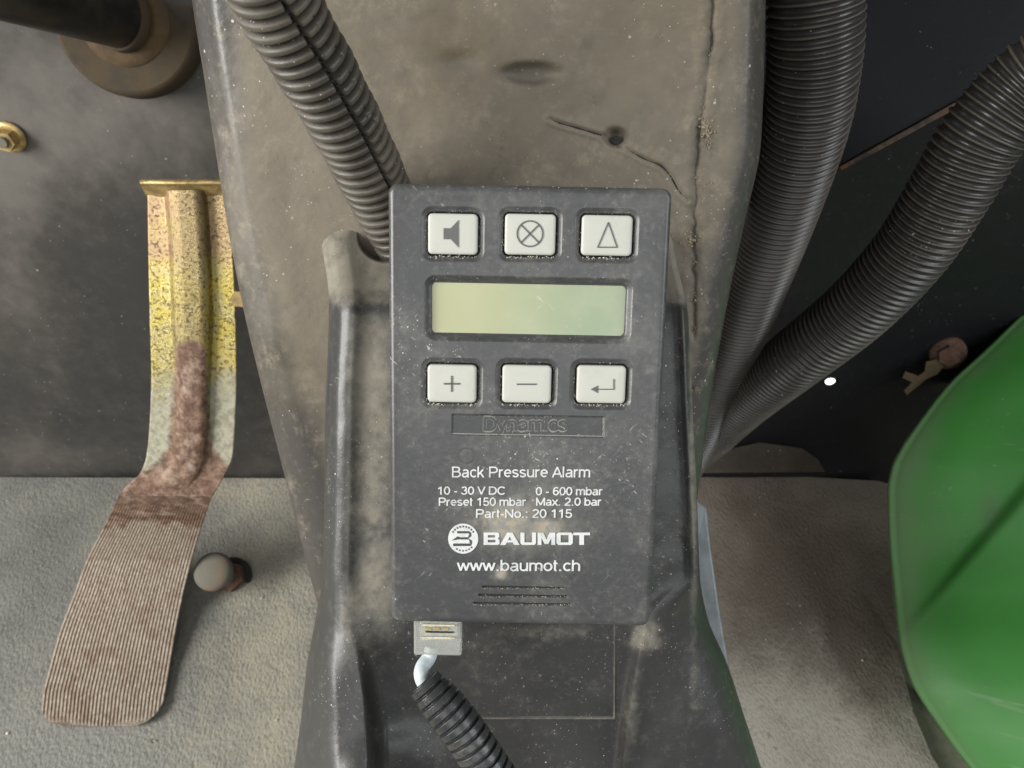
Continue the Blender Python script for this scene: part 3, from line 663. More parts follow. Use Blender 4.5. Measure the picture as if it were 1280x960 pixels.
# keys (each a domed pad) and their printed symbols
def pad(name, r, rad, z0, z1, mat, parent=None, dome=0.0003, n=8):
    vs, fs = [], []; steps = [(0, z0), (0, z1-0.0006), (0.00012, z1-0.0003), (0.0004, z1-0.00008), (0.0009, z1), (0.003, z1+dome*0.6)]
    for ins, z in steps:
        x0, y0, x1, y1 = r[0]+ins, r[1]+ins, r[2]-ins, r[3]-ins; q = max(rad-ins*0.8, 0.0002)
        for cx, cy, a0 in ((x1-q, y1-q, 0), (x0+q, y1-q, 90), (x0+q, y0+q, 180), (x1-q, y0+q, 270)):
            for k in range(n+1): a = math.radians(a0+90*k/n); vs.append((cx+q*math.cos(a), cy+q*math.sin(a), z))
    m = 4*(n+1)
    for i in range(len(steps)-1):
        for j in range(m): k = (j+1) % m; fs.append([i*m+j, i*m+k, (i+1)*m+k, (i+1)*m+j])
    fs.append([(len(steps)-1)*m+j for j in range(m)]); fs.append([j for j in range(m)][::-1])
    return lobj(name, vs, fs, mat, parent, True)
KZ = 0.00035
def z1(x, y): return dv(470+x/3.2, 210+y/3.2)
def stroke(a, b, wpx):                                   # a,b in zoom-1 pixels
    (x0, y0), (x1, y1) = a, b; L = math.hypot(x1-x0, y1-y0); nx, ny = -(y1-y0)/L*wpx/2, (x1-x0)/L*wpx/2
    return [z1(x0+nx, y0+ny), z1(x1+nx, y1+ny), z1(x1-nx, y1-ny), z1(x0-nx, y0-ny)]
def ringpoly(cx, cy, r, wpx, n=36):
    out = []
    for i in range(n):
        a, b_ = 2*math.pi*i/n, 2*math.pi*(i+1)/n
        out.append([z1(cx+(r+wpx/2)*math.cos(t)*1.0, cy+(r+wpx/2)*math.sin(t)) for t in (a, b_)]+[z1(cx+(r-wpx/2)*math.cos(t), cy+(r-wpx/2)*math.sin(t)) for t in (b_, a)])
    return out
ICON = [
    [[z1(271, 241), z1(300, 241), z1(331, 208), z1(331, 318), z1(300, 285), z1(271, 285)]],
    ringpoly(616, 263, 51, 6)+[stroke((580, 227), (652, 299), 6), stroke((652, 227), (580, 299), 6)],
    [stroke((929, 218), (886, 318), 5), stroke((886, 317), (964, 317), 5), stroke((964, 318), (929, 218), 5)],
    [stroke((272, 862), (337, 862), 7), stroke((304, 830), (304, 894), 7)],
    [stroke((563, 864), (642, 864), 6)],
    [stroke((951, 843), (951, 884), 4.5), stroke((953, 884), (880, 884), 4), [z1(858, 884), z1(887, 869), z1(887, 899)]]]
KL = ['cream key with a loudspeaker symbol', 'cream key with a crossed circle symbol', 'cream key with a triangle symbol', 'cream key with a plus sign', 'cream key with a minus sign', 'cream key with a return arrow']
for r, ic, kl in zip(krect, ICON, KL):
    k = pad('key', r, 0.0014, -0.003, KZ, m_button, dome=0.00012); k['label'] = kl
    flat('symbol', ic, m_icon, k, KZ+0.00020)
# display glass
n = 60; lx = np.linspace(lcd[0]-0.0004, lcd[2]+0.0004, n); ly = np.linspace(lcd[1]-0.0004, lcd[3]+0.0004, 16); LX, LY = np.meshgrid(lx, ly)
tint = np.clip((LX-lcd[0])/(lcd[2]-lcd[0]), 0, 1)
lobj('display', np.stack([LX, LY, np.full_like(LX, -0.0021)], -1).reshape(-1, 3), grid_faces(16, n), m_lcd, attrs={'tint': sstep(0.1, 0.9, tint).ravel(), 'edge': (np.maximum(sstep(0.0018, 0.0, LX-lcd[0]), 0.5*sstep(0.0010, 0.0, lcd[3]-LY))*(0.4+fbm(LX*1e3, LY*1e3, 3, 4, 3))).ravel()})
# lettering: a plain grotesque face drawn as strokes (cap height 10)
def A_(cx, cy, rx, ry, a0, a1, n=14): return [(cx+rx*math.cos(math.radians(a0+(a1-a0)*i/n)), cy+ry*math.sin(math.radians(a0+(a1-a0)*i/n))) for i in range(n+1)]
h_, l_, X_ = 9.4, 0.6, 6.9
bowl = lambda cx: A_(cx, 3.75, 2.35, 3.15, 0, 360, 26)
GLY = {
 'B': (8.0, [[(1, 0), (1, 10)], [(1, h_), (4.2, h_)]+A_(4.2, 7.35, 2.2, 2.05, 90, -90)+[(1, 5.3)], [(1, 5.3), (4.6, 5.3)]+A_(4.6, 2.95, 2.4, 2.35, 90, -90)+[(1, l_)]]),
 'P': (7.9, [[(1, 0), (1, 10)], [(1, h_), (4.4, h_)]+A_(4.4, 6.95, 2.5, 2.45, 90, -90)+[(1, 4.5)]]),
 'A': (7.8, [[(0.3, 0), (3.9, 9.6)], [(3.9, 9.6), (7.5, 0)], [(1.5, 3.2), (6.3, 3.2)]]),
 'V': (7.6, [[(0.3, 10), (3.8, 0.4)], [(3.8, 0.4), (7.3, 10)]]),
 'D': (8.6, [[(1, 0), (1, 10)], [(1, h_), (4.0, h_)]+A_(4.0, 5, 3.6, 4.4, 90, -90, 20)+[(1, l_)]]),
 'C': (8.6, [A_(4.6, 5, 3.75, 4.5, 42, 318, 26)]),
 'M': (9.8, [[(1.1, 0), (1.1, 10)], [(1.1, 9.4), (4.9, 0.8)], [(4.9, 0.8), (8.7, 9.4)], [(8.7, 0), (8.7, 10)]]),
 'N': (8.6, [[(1.1, 0), (1.1, 10)], [(1.1, 9.6), (7.3, 0.4)], [(7.3, 0), (7.3, 10)]]),
 'a': (6.6, [A_(3.3, 5.3, 2.0, 1.6, 150, 20, 10)+[(5.3, 4.8), (5.3, 1.4), (5.7, 0)], [(5.3, 4.2), (3.2, 3.8)]+A_(2.7, 2.15, 1.75, 1.65, 110, 290, 12)+[(4.4, 1.1), (5.3, 2.4)]]),
 'b': (6.7, [[(1, 0), (1, 10)], bowl(3.5)]), 
 'c': (6.0, [A_(3.4, 3.75, 2.45, 3.15, 45, 315, 22)]),
 'e': (6.7, [[(1.0, 3.95), (5.7, 3.95)]+A_(3.4, 3.85, 2.4, 3.05, 0, 312, 26)]),
 'h': (6.6, [[(1, 0), (1, 10)], [(1, 4.6)]+A_(3.25, 4.75, 2.2, 2.15, 170, 0, 12)+[(5.45, 0)]]),
 'k': (6.1, [[(1, 0), (1, 10)], [(1.2, 2.7), (5.0, 7.3)], [(2.7, 4.4), (5.4, 0)]]),
 'l': (2.5, [[(1.1, 0), (1.1, 10)]]),
 'm': (9.9, [[(1, 0), (1, 7.4)], [(1, 4.6)]+A_(3.0, 5.0, 1.95, 1.9, 170, 0, 12)+[(4.95, 0)], [(4.95, 4.6)]+A_(6.95, 5.0, 1.95, 1.9, 170, 0, 12)+[(8.9, 0)]]),
 'n': (6.6, [[(1, 0), (1, 7.4)], [(1, 4.6)]+A_(3.25, 4.75, 2.2, 2.15, 170, 0, 12)+[(5.45, 0)]]),
 'i': (2.5, [[(1.1, 0), (1.1, 7.4)], [(1.1, 8.7), (1.1, 10)]]),
 'o': (6.7, [A_(3.35, 3.75, 2.5, 3.15, 0, 360, 28)]),
 'r': (4.2, [[(1, 0), (1, 7.4)], [(1, 4.4)]+A_(3.2, 4.6, 2.15, 2.2, 170, 75, 8)]),
 's': (6.0, [A_(2.9, 5.3, 1.95, 1.6, 25, 200, 12)+[(1.6, 4.2), (4.3, 3.3)]+A_(3.0, 2.15, 2.0, 1.55, 35, -165, 14)]),
 't': (3.6, [[(1.5, 9.6), (1.5, 1.6)]+A_(2.4, 1.5, 0.9, 0.95, 180, 280, 6), [(0.3, 6.8), (3.2, 6.8)]]),
 'u': (6.6, [[(1, 7.4), (1, 2.7)]+A_(3.15, 2.7, 2.15, 2.1, 180, 350, 12), [(5.5, 0), (5.5, 7.4)]]),
 'w': (8.8, [[(0.5, 7.4), (2.5, 0.4)], [(2.5, 0.4), (4.4, 7.2)], [(4.4, 7.2), (6.3, 0.4)], [(6.3, 0.4), (8.3, 7.4)]]),
 'x': (6.0, [[(0.4, 0), (5.6, 7.4)], [(0.4, 7.4), (5.6, 0)]]),
 'y': (6.0, [[(0.4, 7.4), (3.1, 0.4)], [(5.6, 7.4), (3.1, 0.2), (2.4, -1.8), (0.7, -2.2)]]),
 '0': (6.7, [A_(3.35, 5, 2.5, 4.45, 0, 360, 30)]),
 '1': (6.7, [[(4.0, 0), (4.0, 9.8)], [(4.0, 9.0), (1.3, 7.2)]]),
 '2': (6.7, [A_(3.3, 7.1, 2.35, 2.3, 165, -20, 14)+[(4.9, 4.9), (1.2, 1.4), (0.9, l_), (6.0, l_)]]),
 '3': (6.7, [A_(3.2, 7.3, 2.1, 2.1, 160, -90, 14), A_(3.2, 2.95, 2.5, 2.35, 90, -165, 16)]),
 '5': (6.7, [[(5.6, h_), (1.7, h_), (1.1, 4.9)]+A_(3.3, 3.2, 2.5, 2.65, 125, -165, 18)]),
 '6': (6.7, [A_(3.4, 3.2, 2.4, 2.6, 0, 360, 24), [(1.0, 3.4)]+A_(3.7, 5.2, 2.7, 4.25, 180, 48, 14)]),
 '-': (4.0, [[(0.5, 3.6), (3.5, 3.6)]]), '.': (3.2, [[(1.6, 0), (1.6, 1.4)]]), ':': (3.2, [[(1.6, 0), (1.6, 1.4)], [(1.6, 6.0), (1.6, 7.4)]]), ' ': (3.3, []),
}
def text(name, body_, x0, x1, ytop, ybase, mat, z=0.00005, ext=0.00006, wd=1.30, parent=None, **k_):
    adv = 0; pls = []; lo = None
    for ch in body_:
        a, ps = GLY[ch]
        for p in ps: pls.append([(x+adv, y) for x, y in p])
        adv += a
    xs_ = [x for p in pls for x, y in p]; mn, mx = min(xs_)-wd/2, max(xs_)+wd/2
    a = dv(x0, ybase); b_ = dv(x1, ybase); c = dv((x0+x1)/2, ytop); m = dv((x0+x1)/2, ybase)
    def tr(x, y): k = (x-mn)/(mx-mn); return (a[0]+(b_[0]-a[0])*k, a[1]+(b_[1]-a[1])*k+y/10*(c[1]-m[1]))
    vs, fs = [], []
    for q_, p in enumerate(pls):
        p = np.array([p[0]]+[p[i] for i in range(1, len(p)) if math.dist(p[i], p[i-1]) > 1e-3], dtype=float); closed = len(p) > 8 and math.dist(p[0], p[-1]) < 1e-2
        d = np.diff(p, axis=0); d /= np.linalg.norm(d, axis=1)[:, None]
        t0 = np.vstack([d[-1:] if closed else d[:1], d]); t1 = np.vstack([d, d[:1] if closed else d[-1:]]); t_ = t0+t1; t_ /= np.linalg.norm(t_, axis=1)[:, None]
        cs_ = np.clip((t_*t1).sum(1), 0.75, 1); nrm_ = np.stack([-t_[:, 1], t_[:, 0]], 1)*(wd/2/cs_)[:, None]
        zz = z+0.000005*(q_ % 6); o_ = len(vs)
        for i in range(len(p)):
            for sg in (1, -1):
                x, y = tr(*(p[i]+sg*nrm_[i])); vs.append((x, y, zz+ext)); vs.append((x, y, zz-ext))
        for i in range(len(p)-1):
            b0 = o_+4*i; fs += [[b0, b0+4, b0+6, b0+2], [b0, b0+1, b0+5, b0+4], [b0+2, b0+6, b0+7, b0+3]]
        fs += [[o_, o_+2, o_+3, o_+1], [o_+4*len(p)-4, o_+4*len(p)-3, o_+4*len(p)-1, o_+4*len(p)-2]]
    return lobj(name, vs, fs, mat, parent, False)
TZ = 0.00016
text('lettering', 'Back Pressure Alarm', 565, 737.5, 583, 596.5, m_print, TZ, wd=1.25)
text('lettering', '10 - 30 V DC', 547, 631.5, 608, 618, m_print, TZ, wd=1.45)
text('lettering', '0 - 600 mbar', 669.5, 753.5, 608.6, 618.8, m_print, TZ, wd=1.45)
text('lettering', 'Preset 150 mbar', 548.5, 658, 621.8, 632, m_print, TZ, wd=1.45)
text('lettering', 'Max. 2.0 bar', 670, 752, 621.8, 631.8, m_print, TZ, wd=1.45)
text('lettering', 'Part-No.: 20 115', 595, 715, 636.2, 647, m_print, TZ, wd=1.4)
text('lettering', 'www.baumot.ch', 571, 725, 699.5, 713.5, m_print, TZ, wd=1.35)
m_edge = dirty('dust packed round the raised name', (0.16, 0.16, 0.145), (0.42, 0.41, 0.36), 0.5, 0.95, 160, 0.8, 0.9, speck=0)
text('name_dust', 'Dynamics', 603.3, 709.7, 521, 539.5, m_edge, -0.00040, 0.00006, wd=2.5)
text('embossed_name', 'Dynamics', 604, 709, 521.5, 538.5, m_plate, -0.00026, 0.00008, wd=1.5)
flat('strip_dust', [[(strip[0], strip[1]+.0000), (strip[2], strip[1]), (strip[2], strip[1]+.00035), (strip[0], strip[1]+.00035)]], m_edge, unit, -0.00030)
flat('strip_dust', [[(strip[2]-.0003, strip[1]+.0004), (strip[2], strip[1]+.0004), (strip[2], strip[3]), (strip[2]-.0003, strip[3])]], m_edge, unit, -0.00030)
# wide capitals of the maker's name, drawn as polygons; unit cell 10 wide x 10 high
def wl_(glyph, x0, wd):
    out = []
    for poly in glyph: out.append([dv(x0+wd*x/10, 680.8-(680.8-665.4)*y/10) for x, y in poly])
    return out
def q(a, b_, c, d): return [(a, b_), (c, b_), (c, d), (a, d)]
GL = {
 'B': [q(0, 0, 2.6, 10), q(2.6, 8, 8.6, 10), [(2.6, 4.2), (9.0, 4.2), (9.0, 5.9), (2.6, 5.9)], q(2.6, 0, 8.8, 2.0), [(8.6, 10), (9.8, 9.2), (9.8, 6.4), (9.0, 5.4), (7.2, 5.9), (7.2, 8)], [(8.8, 0), (10, 0.9), (10, 3.8), (9.0, 5.0), (7.4, 4.2), (7.4, 2)]],
 'A': [[(0, 0), (2.8, 0), (6.1, 10), (3.7, 10)], [(10, 0), (7.2, 0), (3.9, 10), (6.3, 10)], q(2.3, 2.0, 7.7, 3.8)],
 'U': [q(0, 1.2, 2.6, 10), q(7.4, 1.2, 10, 10), [(0, 1.3), (1.2, 0), (8.8, 0), (10, 1.3), (7.4, 2.0), (2.6, 2.0)]],
 'M': [q(0, 0, 2.2, 10), q(7.8, 0, 10, 10), [(0.6, 10), (3.2, 10), (6.1, 0.8), (3.9, 0.8)], [(9.4, 10), (6.8, 10), (3.9, 0.8), (6.1, 0.8)]],
 'O': [q(0, 1.3, 2.6, 8.7), q(7.4, 1.3, 10, 8.7), [(0, 8.6), (1.2, 10), (8.8, 10), (10, 8.6), (7.4, 8), (2.6, 8)], [(0, 1.4), (1.2, 0), (8.8, 0), (10, 1.4), (7.4, 2), (2.6, 2)]],
 'T': [q(0, 7.9, 10, 10), q(3.6, 0, 6.4, 7.9)]}
def zfix(polys, name):
    o = flat(name, polys, m_print, unit, TZ)
    return o
# avoid coplanar overlaps: glyph strokes get tiny different heights
def word(name, items):
    bm = bmesh.new(); k = 0
    for ch, x0, wd in items:
        for poly in wl_(GL[ch], x0, wd):
            z = TZ+0.000006*(k % 7); k += 1
            a = [bm.verts.new((x, y, z+0.00006)) for x, y in poly]; b_ = [bm.verts.new((x, y, z-0.00006)) for x, y in poly]
            bm.faces.new(a); bm.faces.new(b_[::-1])
            for i in range(len(a)): j = (i+1) % len(a); bm.faces.new([a[i], b_[i], b_[j], a[j]])
    bmesh.ops.recalc_face_normals(bm, faces=bm.faces); me = bpy.data.meshes.new(name); bm.to_mesh(me); bm.free(); me.materials.append(m_print)
    o = bpy.data.objects.new(name, me); COL.objects.link(o); o.parent = unit
word('maker_name', [('B', 604.5, 20), ('A', 625, 24.5), ('U', 650.5, 19.5), ('M', 672, 22), ('O', 695.5, 20.5), ('T', 716.5, 21)])
# round emblem
def circ(cx, cy, r, n=40): return [dv(cx+r*math.cos(2*math.pi*i/n), cy+r*math.sin(2*math.pi*i/n)) for i in range(n)]
def arcs(cx, cy, r0, r1, a0, a1, n=10):
    A = [math.radians(a0+(a1-a0)*i/n) for i in range(n+1)]
    return [dv(cx+r1*math.cos(a), cy-r1*math.sin(a)) for a in A]+[dv(cx+r0*math.cos(a), cy-r0*math.sin(a)) for a in A[::-1]]
lg = flat('emblem', [circ(579, 673, 18.8)], m_print, unit, TZ)
e = []
for x0, y0, x1, y1 in ((571.5, 663.6, 586.5, 666.4), (575.5, 671.2, 585.5, 674), (566.5, 679, 588, 682.2), (584.5, 664.5, 588, 671.5), (585.2, 673.6, 589.4, 681.5)):
    e.append([dv(x0, y0), dv(x1, y0), dv(x1, y1), dv(x0, y1)])
e = [e[0], e[1], e[2]]+[[dv(586.5, 663.6), dv(589.2, 666), dv(589.2, 670), dv(585.5, 672.5), dv(585.5, 669.5), dv(586.5, 668.5)], [dv(585.6, 672.7), dv(590, 675.5), dv(590, 679.8), dv(588.1, 682.1), dv(587, 676.5)],
    [dv(564.5, 675.5), dv(572, 670), dv(575.4, 671.3), dv(575.4, 673.9), dv(572, 674)]]
for k in range(9): e.append(arcs(579, 673, 14.2, 16.2, 30+k*14, 38+k*14, 3))
for k in range(6): e.append(arcs(579, 673, 14.2, 16.0, 235+k*15, 243+k*15, 3))
flat('emblem_mark', e, m_device, lg, TZ+0.00007)

# pale crumbs packed around the keys, display and slots
pts, sz = [], []
def addc(x, y, z, s):
    u, v = dv(x, y); pts.append(MX @ Vector((u, v, z))); sz.append(s)
for x0, y0, x1, y1 in KEYS:
    for _ in range(80):
        side = random.choice('tbbblr')
        if side == 't': addc(random.uniform(x0, x1), y0-3+random.gauss(0, 1), -0.0004, random.uniform(.00006, .00018))
        elif side == 'b': addc(random.uniform(x0, x1), y1+3+random.gauss(0, 1), -0.0007, random.uniform(.00012, .00034))
        elif side == 'l': addc(x0-2.5+random.gauss(0, 1), random.uniform(y0, y1), -0.0006, random.uniform(.00006, .0002))
        else: addc(x1+2.5+random.gauss(0, 1), random.uniform(y0, y1), -0.0006, random.uniform(.00006, .0002))
for x0, x1, y in slots:
    for _ in range(60): addc(random.uniform(x0, x1), y+random.gauss(1.0, 0.4), 0.0000, random.uniform(.00008, .00022))
for _ in range(130): addc(random.uniform(566, 755), random.choice([543.8, 543.8, 543.8, 520.5])+random.gauss(0, .4), -0.0002, random.uniform(.00007, .00017))
for _ in range(40): addc(754+random.gauss(0, .4), random.uniform(521, 544), -0.0002, random.uniform(.00007, .00017))
for _ in range(60): addc(random.uniform(604, 709), random.uniform(522, 541), -0.0003, random.uniform(.00005, .0001))
for _ in range(60): addc(random.uniform(532, 795), random.choice([349, 424])+random.gauss(0, 2.5), -0.0006, random.uniform(.00005, .00016))
for _ in range(230): addc(random.uniform(495, 800), random.uniform(242, 772), 0.00005, random.uniform(.00004, .00013))
for _ in range(26): addc(random.uniform(495, 825), 234+random.gauss(0, 1.2), -0.0004, random.uniform(.0001, .00022))
bmc = bmesh.new()
cr = crumbs('dust_crumbs', pts, m_crumb, None, sz)
cr.parent = unit; cr.matrix_parent_inverse = MX.inverted()

# ================================================================ PLUG + CABLE under the unit
plug = thing('network_cable', 'pale cable with a clear modular plug pushed into the underside of the alarm unit', 'cable', V(548, 815, 0.272))
def ubox(name, x0, y0, x1, y1, z0, z1, mat, parent, bev=0.0003):
    r = lrect(x0, y0, x1, y1); bm = bmesh.new()
    vs = [bm.verts.new(MX @ Vector((x, y, z))) for z in (z0, z1) for x, y in ((r[0], r[1]), (r[2], r[1]), (r[2], r[3]), (r[0], r[3]))]
    for f in ((0, 1, 2, 3), (4, 5, 6, 7), (0, 1, 5, 4), (1, 2, 6, 5), (2, 3, 7, 6), (3, 0, 4, 7)): bm.faces.new([vs[i] for i in f])
    o = bm_obj(name, bm, mat, parent)
    if bev: bevel(o, bev, 2)
    return o
pb = ubox('plug_body', 515, 768, 576, 828, -0.0125, -0.0045, m_plug, plug, 0.0006)
ubox('plug_insert', 522, 770, 570, 812, -0.0105, -0.0075, m_plugcore, plug, 0.0002)
ubox('latch_frame', 526, 787, 567.5, 789, -0.0043, -0.0036, m_plugcore, plug, 0.0001)
ubox('latch_frame', 526, 803, 567.5, 805, -0.0043, -0.0036, m_plugcore, plug, 0.0001)
ubox('latch_slot', 530, 796.6, 566, 798.4, -0.0044, -0.0041, m_dark, plug, 0)
for k in range(3): ubox('contact', 531+k*11, 791.6, 537+k*11, 795, -0.0044, -0.0040, m_contact, plug, 0)
tube('cable_sheath', [(541, 806, .276), (536, 822, .276), (528, 834, .273), (527, 846, .270), (534, 860, .270), (550, 885, .272)], 0.0026, m_cable, plug, n=60, m=24)
def ribs(R, a, p, wv=0.17, ph=0.0):
    def f(t, th): fr = ((t/p+ph) % 1.0); return R-a*np.exp(-((fr-0.5)/wv)**4)
    return f
sc_pts = [(529, 852, .268), (547, 874, .267), (575, 908, .266), (604, 950, .266), (640, 1005, .268), (680, 1070, .272)]
def small_r(t, th):
    fr = (t/0.0034) % 1.0; R = 0.0076*(0.80+0.20*sstep(0, 0.012, t))
    return R-0.0012*(1-sstep(0.08, 0.2, fr)*sstep(0.98, 0.8, fr))
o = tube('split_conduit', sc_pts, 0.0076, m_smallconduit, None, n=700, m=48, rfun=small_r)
tag(o, 'thin black corrugated conduit holding the pale cable below the alarm unit', 'conduit')

# ================================================================ CONDUIT top left and two big hoses
def big_r(t, th):
    p = 0.0043; slit = -(0.13+3.0*t); th = 2*slit-th
    dth = (th-slit+np.pi) % (2*np.pi)-np.pi
    ph = np.where((dth > 0) & (dth < 1.6), 0.30, 0.0)
    fr = (t/p+ph) % 1.0
    Rr = 0.0121-0.0027*np.exp(-((fr-0.5)/0.19)**2)+0.0002*np.sin(t*300)+0.00045*((dth > 0) & (dth < 1.6))
    cell = np.floor(t/p+ph)
    notch = (np.abs(dth-0.50-0.12*np.sin(cell*1.7)) < 0.03) & (t < 0.075) & (np.sin(cell*2.3) > -0.3)
    return Rr-0.0032*np.exp(-(dth/0.045)**2)-0.0007*notch
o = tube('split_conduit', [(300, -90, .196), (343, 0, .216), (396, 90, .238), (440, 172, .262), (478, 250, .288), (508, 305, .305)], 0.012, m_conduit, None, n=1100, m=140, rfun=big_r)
tag(o, 'dusty split black corrugated conduit running down over the shroud to the alarm unit corner', 'conduit')
def hose_r(R, p, a=0.0017):
    def f(t, th): fr = (t/p+0.03*np.sin(t*160)) % 1.0; return R-a*(1-np.exp(-((fr-0.5)/0.21)**2))
    return f
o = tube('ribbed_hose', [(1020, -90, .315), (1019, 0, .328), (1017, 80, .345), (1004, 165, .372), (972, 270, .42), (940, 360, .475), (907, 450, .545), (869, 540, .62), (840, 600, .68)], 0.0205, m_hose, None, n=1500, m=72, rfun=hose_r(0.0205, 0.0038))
tag(o, 'thick black ribbed hose hugging the right side of the shroud', 'hose', None)
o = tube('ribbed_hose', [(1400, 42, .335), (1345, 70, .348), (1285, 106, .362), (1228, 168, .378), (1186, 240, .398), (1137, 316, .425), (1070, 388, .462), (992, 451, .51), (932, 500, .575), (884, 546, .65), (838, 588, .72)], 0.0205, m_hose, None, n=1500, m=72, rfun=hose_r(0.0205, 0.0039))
tag(o, 'thick black ribbed hose sweeping from the upper right corner down behind the shroud', 'hose', None)

# ================================================================ PEDAL
pd = thing('foot_pedal', 'zinc plated foot pedal with rusted neck and ribbed tan foot plate', 'pedal', P(180, 780, 0.61))
def pedal_arm():
    L = [(238, 184), (300, 185), (400, 187), (470, 189), (530, 187), (570, 183), (590, 176), (606, 160), (620, 147)]
    Rr = [(238, 281), (300, 290), (400, 295), (470, 296), (530, 294), (570, 291), (590, 283), (606, 274), (620, 266)]
    rows = []
    for (y, l), (_, r) in zip(L, Rr):
        d = float(np.interp(y, [238, 450, 590, 620], [.505, .55, .585, .592])); b = 0.0085*float(np.interp(y, [238, 560, 600, 620], [1, 1, .35, 0.0]))
        c = (l+r)/2-1; w_ = 28 if y < 440 else 24
        rows.append((y, [(l+1, d+.006), (l, d+.001), (l+2, d), (l+12, d), (c-w_, d-.0003), (c-w_*.72, d-b*.7), (c-w_*.3, d-b), (c+w_*.3, d-b), (c+w_*.72, d-b*.7), (c+w_, d-.0003), (r-12, d), (r-2, d), (r, d+.001), (r-1, d+.006)]))
    return rows
def p_rust(X, Y):
    r = 0.85*np.exp(-((X-238)/np.interp(Y, [400, 430, 560, 590], [14, 22, 34, 70]))**4)*sstep(405, 440, Y)
    return np.clip(r+0.9*sstep(585, 600, Y), 0, 1)-0.08
loft('arm', pedal_arm(), m_pedal, 240, 150, lambda X, Y: (fbm(X, Y, 9, 61, 3)-0.5)*0.0016*sstep(400, 470, Y)*np.exp(-((X-238)/26)**2),
     {'yellow': lambda X, Y: sstep(300, 400, Y)-0.0*X+0.15, 'bead': lambda X, Y: np.exp(-((X-238)/24)**4), 'rust': p_rust, 'worn': lambda X, Y: sstep(400, 560, Y)*0.95, 'pad': lambda X, Y: 0*X, 'groove': lambda X, Y: 0*X}, pd)
# foot plate with lengthwise ribs
Lp = [(618, 149), (640, 139), (665, 126), (700, 108), (740, 93), (790, 74), (840, 60), (868, 53), (885, 51.5), (896, 56), (903, 64), (907.5, 78)]
Rp = [(618, 266.5), (640, 258), (665, 250), (700, 240), (740, 230), (790, 220), (840, 211.5), (868, 206.5), (885, 200), (896, 191), (903, 181), (907.5, 168)]
nr = 170; ty = np.linspace(618, 907.5, nr)
lx = catmull([a for a, _ in Lp], np.array([b_ for _, b_ in Lp], float), ty); rx = catmull([a for a, _ in Rp], np.array([b_ for _, b_ in Rp], float), ty)
ncol = 34*7; s = np.linspace(0, 1, ncol)
# ribs follow the un-rounded plate so that they stay parallel to its sides
lx0 = np.where(ty > 868, 53-(ty-868)*0.1, lx); rx0 = np.where(ty > 868, 206.5-(ty-868)*0.12, rx)
PX = lx[:, None]+(rx-lx)[:, None]*s[None]; PY = np.repeat(ty[:, None], ncol, 1)
ph = (PX-lx0[:, None])/(rx0-lx0)[:, None]*33
groove = 0.5+0.5*np.cos(2*np.pi*ph); ripm = sstep(622, 652, PY+16*(fbm(PX, PY, 12, 8, 2)-0.5))
dd = np.interp(ty, [618, 650, 700, 760, 830, 907], [.5915, .630, .672, .686, .661, .626])[:, None]-0.0016*np.cos((s[None]-0.5)*2.4)
D = dd+0.0011*groove**1.5*ripm+(fbm(PX, PY, 8, 71, 3)-0.5)*0.0009
skirt = lambda A, off: np.concatenate([A[:1], A, A[-1:]], 0)
PXs = np.pad(PX, 1, mode='edge'); PYs = np.pad(PY, 1, mode='edge'); Ds = np.pad(D, 1, mode='edge'); Ds[0] += .004; Ds[-1] += .005; Ds[:, 0] += .005; Ds[:, -1] += .005
G = np.pad(groove*ripm, 1, mode='edge'); padm = sstep(628, 700, PYs+46*(fbm(PXs, PYs, 22, 5, 3)-0.3)); 
o = mesh_obj('foot_plate', P(PXs, PYs, Ds).reshape(-1, 3), grid_faces(nr+2, ncol+2), m_pedal, pd, True,
    {'rust': np.ones(G.size), 'worn': np.ones(G.size), 'yellow': np.zeros(G.size), 'pad': padm.ravel(), 'groove': G.ravel()})
# flange across the top of the arm
ft = loft('top_flange', [(224, [(176, .4985), (190, .4975), (228, .497), (262, .4975), (281, .4985)]), (226, [(174, .496), (190, .495), (228, .4945), (262, .495), (282, .496)]), (229, [(175, .4955), (190, .495), (228, .494), (262, .495), (283, .4955)]),
          (233, [(177, .499), (190, .498), (228, .497), (262, .498), (283, .499)]), (246, [(183, .508), (195, .507), (228, .503), (262, .507), (283, .508)])], m_brass, 30, 40, None, None, pd)

# ================================================================ STUD on the floor, bolts, grommet and shaft
def cyl_between(name, a, b_, r0, r1, mat, parent, n=32, rings=None):
    a = Vector(a); b_ = Vector(b_); ax = (b_-a).normalized(); u = ax.orthogonal().normalized(); v = ax.cross(u)
    pr = rings or [(0, r0), (1, r1)]
    bm = bmesh.new(); R = []
    for t, r in pr:
        c = a+(b_-a)*t; R.append([bm.verts.new(c+(u*math.cos(2*math.pi*i/n)+v*math.sin(2*math.pi*i/n))*max(r, 1e-5)) for i in range(n)])
    for i in range(len(R)-1):
        for j in range(n): k = (j+1) % n; bm.faces.new([R[i][j], R[i][k], R[i+1][k], R[i+1][j]])
    bm.faces.new(R[0][::-1]); bm.faces.new(R[-1])
    o = bm_obj(name, bm, mat, parent, smooth=(n > 8))
    if n > 8:
        o.data.polygons.foreach_set('use_smooth', [len(p.vertices) == 4 for p in o.data.polygons])
        bevel(o, 0.0004, 2, 50)
    return o
base = V(290, 722, on_floor(290, 722, 0.004)); top = V(265, 714, float(on_floor(265, 714, 0.004))-0.055)
st = thing('floor_stud', 'round headed steel stud with a nut standing on the grey mat right of the pedal', 'stud', base)
axs = (top-base).normalized()
cyl_between('nut', base+axs*0.0, base+axs*0.012, .0145, .0145, m_rust, st, 6)
cyl_between('washer', base-axs*0.001, base+axs*0.0025, .019, .019, m_dark, st, 32)
cyl_between('shank', base, top, .0065, .0065, m_stud, st)
L = (top-base).length
